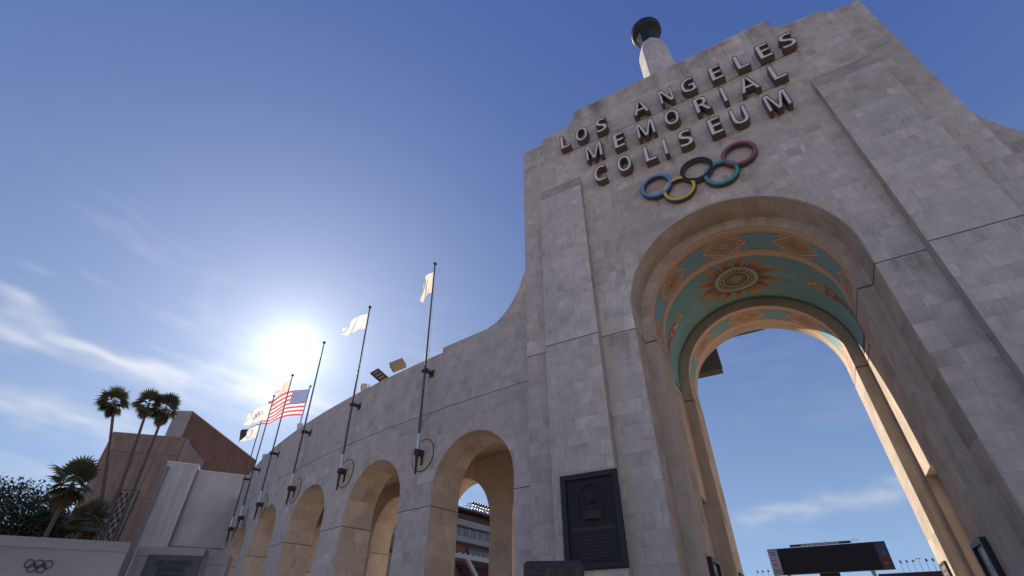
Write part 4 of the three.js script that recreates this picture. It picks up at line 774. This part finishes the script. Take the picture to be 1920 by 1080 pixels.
function palm(label, base, top, size, n, nDead, r0, skirt = 1) {
  const g = thing('palm_tree', label, 'palm tree', base);
  const t = V3(top[0] - base[0], top[1] - base[1], top[2] - base[2]), c = new THREE.CatmullRomCurve3([V3(0, 0, 0), t.clone().multiplyScalar(0.35).add(V3(t.x * -0.12, 0, t.z * -0.12)), t.clone().multiplyScalar(0.75).add(V3(t.x * -0.08, 0, t.z * -0.08)), t]);
  const tg = new THREE.TubeGeometry(c, 60, r0, 9), p = tg.attributes.position;
  for (let i = 0; i <= 60; i++) { const k = (1 - 0.35 * i / 60) * (1 + 0.05 * (i % 2)) * (i < 3 ? 1.25 : 1), o = c.getPointAt(i / 60); for (let j = 0; j <= 9; j++) { const n2 = i * 10 + j; p.setXYZ(n2, o.x + (p.getX(n2) - o.x) * k, o.y + (p.getY(n2) - o.y) * k, o.z + (p.getZ(n2) - o.z) * k); } }
  tg.computeVertexNormals(); part('trunk', tg, M.trunk, g);
  for (let i = 0; i < n; i++) {
    const f = part('frond', frondGeos[i % 3], frondMats[i % 3], g), u = (i + 0.5) / n;
    f.position.copy(t); f.rotation.order = 'YZX'; f.rotation.set(rr(-0.5, 0.5), i * 2.39996 + rr(-0.2, 0.2), 1.5 - u * 2.5 + rr(-0.2, 0.2)); f.scale.setScalar(size * rr(0.75, 1.15));
  }
  for (let i = 0; i < nDead; i++) {
    const f = part('dead_frond', deadGeo, deadMat, g); f.position.copy(t).add(V3(0, -rr(0.1, 0.7) * size * skirt, 0)); f.rotation.order = 'YZX'; f.rotation.set(rr(-0.7, 0.7), rr(0, 6.3), -1.15 - rr(0, 0.4)); f.scale.setScalar(size * rr(0.7, 1.15));
  }
  return g;
}
const C = camera.position, back = (p, k) => [C.x + (p[0] - C.x) * k, C.y + (p[1] - C.y) * k, C.z + (p[2] - C.z) * k];
{
  const k = 52 / 75;
  const t1 = back([-71.2, 25.9, -10.45], k), t2 = back([-70.05, 26.6, -13.7], k), t3 = back([-69.3, 26.6, -15.5], k);
  palm('leftmost of the three tall slender palms in front of the brown building', [t1[0] + 1.5, 0, t1[2] - 4.2], t1, 0.90, 24, 12, 0.155);
  palm('middle one of the three tall slender palms in front of the brown building', [t2[0] + 0.6, 0, t2[2] - 1.5], t2, 0.84, 22, 18, 0.155);
  palm('rightmost of the three tall slender palms, its dead fronds hanging lowest', [t3[0] + 0.4, 0, t3[2] - 0.6], t3, 0.95, 24, 22, 0.155, 1.6);
  palm('shorter bushy palm with a thick sloping trunk at the edge of the dark trees', [-42.6, 0, -0.8], [-42.9, 10.4, -0.75], 1.1, 26, 22, 0.19);
  palm('low dark palm between the bushy palm and the pierced screen', [-37.2, 0, -0.9], [-37.5, 7.4, -0.6], 0.85, 30, 6, 0.2);
}
const leafMats = [lin(0.030, 0.045, 0.018), lin(0.045, 0.062, 0.024)].map((c) => std({ color: c, roughness: 0.75, side: THREE.DoubleSide }));
function tree(label, x, z, h, rad) {
  const g = thing('leafy_tree', label, 'tree', [x, 0, z]);
  const tr = [bar(V3(0, 0, 0), V3(0.1, h * 0.5, 0), 0.35, 9, 0.24)]; for (let i = 0; i < 7; i++) { const a = i * 0.9, e = V3(Math.cos(a) * rad * 0.6, h * rr(0.6, 0.85), Math.sin(a) * rad * 0.6); tr.push(bar(V3(0.1, h * rr(0.3, 0.5), 0), e, 0.14, 6, 0.05)); }
  part('trunk', merge(tr), M.trunk, g);
  for (let m = 0; m < 2; m++) {
    const q = new Q();
    for (let i = 0; i < 9000; i++) {
      const a = rr(0, 6.283), u = rr(-1, 1), s = Math.sqrt(1 - u * u), k = Math.pow(rnd(), 0.28);
      let d = V3(Math.cos(a) * s, u, Math.sin(a) * s); const lump = 1 + 0.45 * fbm(d.x * 2.3 + x, d.y * 2.3, d.z * 2.3 + z, 3);
      const p = V3(d.x * rad * lump * k, h * 0.60 + d.y * h * 0.40 * lump * k, d.z * rad * lump * k);
      const o = V3(rr(-1, 1), rr(-0.2, 1.2), rr(-1, 1)).normalize(), e = new THREE.Vector3().crossVectors(o, V3(rr(-1, 1), rr(-1, 1), rr(-1, 1))).normalize(), L = rr(0.16, 0.34), w = L * 0.32, b = p.clone().addScaledVector(o, L);
      q.tri(p.clone().addScaledVector(e, -w), p.clone().addScaledVector(e, w), b, [0, 0], [1, 0], [0.5, 1]);
    }
    part(m ? 'crown_light_leaves' : 'crown', q.geo(0), leafMats[m], g);
  }
}
tree('dark leafy tree at the very left edge behind the low wall', -53.5, 4.2, 11.6, 5.4);
tree('dark leafy tree in the middle of the row left of the bushy palm', -54.5, -1.6, 12.2, 4.6);
tree('dark leafy tree right behind the crown of the bushy palm', -52.5, -4.6, 10.6, 3.6);

// ------------------------------------------------------------------ inside the stadium
{
  const g = thing('scoreboard', 'wide black stadium scoreboard on two posts seen through the arch', 'scoreboard', [0, 0, -135.5]);
  part('frame', box(25.1, 5.65, 1.0, 1.49, 18.25, -0.52), M.black, g);
  part('screen', box(20.5, 5.3, 0.06, 1.48, 18.22, 0.02), std({ color: lin(0.006, 0.006, 0.008), roughness: 0.9 }), g);
  const [c, x] = canvas(96, 256); x.fillStyle = '#8d8b96'; x.fillRect(0, 0, 96, 256); x.fillStyle = '#5a5560'; for (const [y, w] of [[22, 70], [40, 44], [52, 60], [104, 50]]) x.fillRect(48 - w / 2, y, w, 8); x.fillStyle = '#7a3a44'; x.fillRect(24, 140, 46, 10); x.fillRect(30, 156, 34, 10); x.fillStyle = '#6e7068'; x.fillRect(12, 200, 74, 44);
  part('advert_panel', box(2.15, 5.35, 0.08, -9.98, 18.2, 0.03), std({ map: ctex(c), roughness: 0.6 }), g);
  const [c2, x2] = canvas(96, 256); x2.fillStyle = '#1f3050'; x2.fillRect(0, 0, 96, 130); x2.fillStyle = '#4a1c26'; x2.fillRect(0, 130, 96, 126); x2.fillStyle = '#3a4f70'; x2.beginPath(); x2.moveTo(30, 120); x2.lineTo(50, 80); x2.lineTo(72, 124); x2.fill(); x2.fillStyle = '#8a4a50'; x2.fillRect(20, 190, 50, 7); x2.fillRect(28, 204, 36, 7);
  part('advert_panel', box(2.15, 5.35, 0.08, 12.9, 18.2, 0.03), std({ map: ctex(c2), roughness: 0.6 }), g);
  const [c3, x3] = canvas(1024, 40); x3.fillStyle = '#241c28'; x3.fillRect(0, 0, 1024, 40); x3.fillStyle = '#e2d6de'; x3.font = 'bold 30px sans-serif'; x3.textAlign = 'center'; x3.fillText('FOR ASSISTANCE CALL OR TEXT 213-263-4007', 512, 31, 920);
  part('message_strip', box(13.1, 0.52, 0.1, 0.87, 21.42, 0.0), std({ map: ctex(c3), roughness: 0.6 }), g);
  const rl = []; for (let i = 0; i <= 13; i++) rl.push(box(0.05, 0.75, 0.05, -5.65 + i * 1.005, 21.36, -0.1)); rl.push(box(0.05, 1.0, 0.05, 7.8, 21.5, -0.1), box(0.05, 1.0, 0.05, 9.0, 21.4, -0.1), box(1.2, 0.05, 0.05, 8.4, 21.9, -0.1), box(1.2, 0.05, 0.05, 8.4, 21.6, -0.1), T(box(0.06, 0.5, 0.06), 2.2, 21.9, -0.1, 0, 0, 0.4));
  part('catwalk_rail', merge(rl), M.dark, g);
  for (const px of [-7.8, 9.6]) part('post', T(new THREE.CylinderGeometry(0.42, 0.42, 15.6, 14), px, 7.8, -0.5), M.grey, g);
}
{
  const g = thing('small_scoreboard', 'small dark board under the wide scoreboard', 'scoreboard', [0, 0, -140]);
  part('frame', rbox(4.3, 1.6, 0.6, 0.05, 0.9, 14.95, 0), M.black, g); part('post', merge([box(0.3, 14.4, 0.3, -0.6, 7.2, -0.1), box(0.3, 14.4, 0.3, 2.4, 7.2, -0.1)]), M.dark, g);
}
{
  const g = thing('far_stand', 'far stadium stand with a dark red top band under a row of flags', 'stand', [0, 0, -245]);
  const rows = []; for (let i = 0; i < 24; i++) rows.push(box(150, 0.98, 1.6, 10, 0.49 + i * 0.97, 38 - i * 1.6));
  part('seating_tiers', merge(rows), M.seat, g);
  part('rear_wall', box(150, 23.3, 1.2, 10, 11.65, -1.2), M.grey, g);
  part('red_band', box(44, 1.0, 1.4, 40, 23.7, 0.4), std({ color: lin(0.07, 0.012, 0.018), roughness: 0.7 }), g);
  const xs = [26.7, 28.75, 30.8, 32.9, 34.95, 37.0, 39.05, -25.2, -23.1, -20.9];
  xs.forEach((x, i) => {
    const bare = i === 3, h = i > 6 ? 4.6 : 4.3, b = i > 6 ? 23.3 : 24.2;
    const t = thing('rim_flag', i < 7 ? (bare ? 'pole with a lamp crossbar among the rim flags right of the scoreboard' : ['first', 'second', 'third', '', 'fifth', 'sixth', 'seventh'][i] + ' pole in the far rim row counting right from the scoreboard, with a tiny flag') : ['leftmost', 'middle', 'rightmost'][i - 7] + ' of the three tiny rim flags left of the scoreboard', bare ? 'lamp pole' : 'flagpole', [x, b, -244.6], 0, bare ? undefined : i < 7 ? 'rim flags right of the scoreboard' : 'rim flags left of the scoreboard');
    part('pole', T(new THREE.CylinderGeometry(0.06, 0.08, h, 6), 0, h / 2, 0), M.dark, t);
    if (bare) part('crossbar', merge([box(1.5, 0.18, 0.15, 0, h, 0), box(0.3, 0.3, 0.3, -0.6, h + 0.1, 0), box(0.3, 0.3, 0.3, 0.6, h + 0.1, 0)]), M.dark, t);
    else part('flag_cloth', flagGeo(V3(0, h, 0), V3(0, h - 0.8, 0), V3(1, 0, 0.2), 0.75, 0.5, 0.08, i, 8, 4), std({ color: i % 3 ? lin(0.05, 0.05, 0.08) : lin(0.25, 0.04, 0.04), roughness: 0.9, side: THREE.DoubleSide }), t);
  });
}
// press stand seen through the first arch of the wing
{
  const A = [-50.5, -57.1], B = [-49.67, -64.27], g = thing('press_stand', 'dark multi storey stand with glazed bands seen through the nearest wing arch', 'stand', [A[0], 0, A[1]], along(A, B));
  const X0 = -10, X1 = 26, L = X1 - X0, cx = (X0 + X1) / 2;
  const slab = (n, y0, y1, zf, zb, m) => part(n, box(L, y1 - y0, zf - zb, cx, (y0 + y1) / 2, (zf + zb) / 2), m, g);
  const ltg = std({ color: lin(0.42, 0.40, 0.41), roughness: 0.8 }), mid = std({ color: lin(0.26, 0.24, 0.26), roughness: 0.8 }), red = std({ color: lin(0.20, 0.10, 0.075), roughness: 0.8 });
  slab('lower_wall', 0, 12.7, -2.5, -9, M.grey); slab('balcony_front', 12.8, 13.4, 0.5, -2.4, ltg); slab('back_wall', 13.4, 15.26, -1.6, -9, red); slab('spandrel', 15.28, 16.08, 0, -9, mid); slab('glazing_back', 16.08, 17.4, -0.35, -9, M.dark); slab('floor_band', 17.62, 18.42, 0.15, -9, mid); slab('band_edge', 18.42, 18.50, 0.2, -0.4, ltg); slab('soffit', 17.4, 17.62, 0.0, -9, M.dark); slab('upper_wall', 18.5, 20.0, -1.7, -9, red); slab('roof', 20.0, 20.3, 0.5, -9, M.dark);
  for (let i = 0; i < 26; i++) { const p = part('window_pane', box(0.60, 1.24, 0.05, -6 + i * 0.66, 16.73, -0.2), M.glass, g); if (i % 3 === 1) part('mullion', box(0.05, 1.28, 0.1, -6 + i * 0.66 + 0.33, 16.73, -0.2), M.galv, g); }
  for (let i = 0; i < 8; i++) part('window_pane', box(0.62, 1.2, 0.05, 4.9 + i * 0.7, 14.1, -1.55), M.glass, g);
  part('doorway', box(0.9, 1.6, 0.04, 4.1, 14.2, -1.57), M.black, g); part('doorway', box(1.2, 1.7, 0.04, -0.3, 14.25, -1.57), M.black, g);
  const rail = [box(L, 0.06, 0.06, cx, 18.98, 0.1)]; for (let i = 0; i < 140; i++) rail.push(box(0.05, 0.46, 0.05, X0 + i * 0.257, 18.73, 0.1)); const rm = part('railing', merge(rail), M.dark, g); rm.userData.kind = 'stuff';
  const para = []; for (let i = 0; i < 14; i++) para.push(box(0.5, 0.2, 0.3, -4 + i * 1.35, 13.5, 0.3)); part('parapet_block', merge(para), ltg, g);
  const ch = new THREE.Shape([[1.5, 12.8], [2.3, 12.8], [7.5, 8.0], [7.5, 7.0]].map((p) => new THREE.Vector2(...p))); part('stair_parapet', T(new THREE.ExtrudeGeometry(ch, { depth: 0.5, bevelEnabled: false }), 0, 0, 0.2), ltg, g);
  const st = []; for (let i = 0; i < 14; i++) st.push(box(16, 0.24, 0.7, 10.5, 12.3 - i * 0.36, -2.3 + i * 0.32)); const sm = part('seat_rows', merge(st), M.seat, g); sm.userData.kind = 'stuff';
  // lamp rack on the roof
  const rk = thing('lamp_rack', 'rack of round floodlamps on the roof of the press stand', 'floodlights', [A[0], 20.3, A[1]], along(A, B));
  const fr = []; for (const y of [0.3, 0.75, 1.25]) fr.push(box(12, 0.06, 0.06, 8.7, y, -0.3)); for (let i = 0; i < 13; i++) fr.push(box(0.06, 1.5, 0.06, 2.8 + i * 1.0, 0.75, -0.3)); fr.push(box(0.05, 0.05, 1.6, 1.4, 0.55, 0), box(1.4, 0.05, 0.05, 2.1, 0.95, 0.2), box(1.4, 0.05, 0.05, 2.1, 0.5, 0.2), box(0.05, 1.0, 0.05, 1.4, 0.5, 0.2));
  part('frame', merge(fr), M.dark, rk);
  const lamp = T(new THREE.CylinderGeometry(0.26, 0.2, 0.3, 12), 0, 0, 0, 0, Math.PI / 2 - 0.3);
  for (let r = 0; r < 3; r++) for (let i = 0; i < 15; i++) { const m = part('lamp', lamp, r ? (r === 1 ? M.galv : M.dark) : M.galv, rk); m.position.set(3.2 + i * 0.72 + (r % 2) * 0.2, 0.30 + r * 0.5, 0.05); }
}

renderer.render(scene, camera);
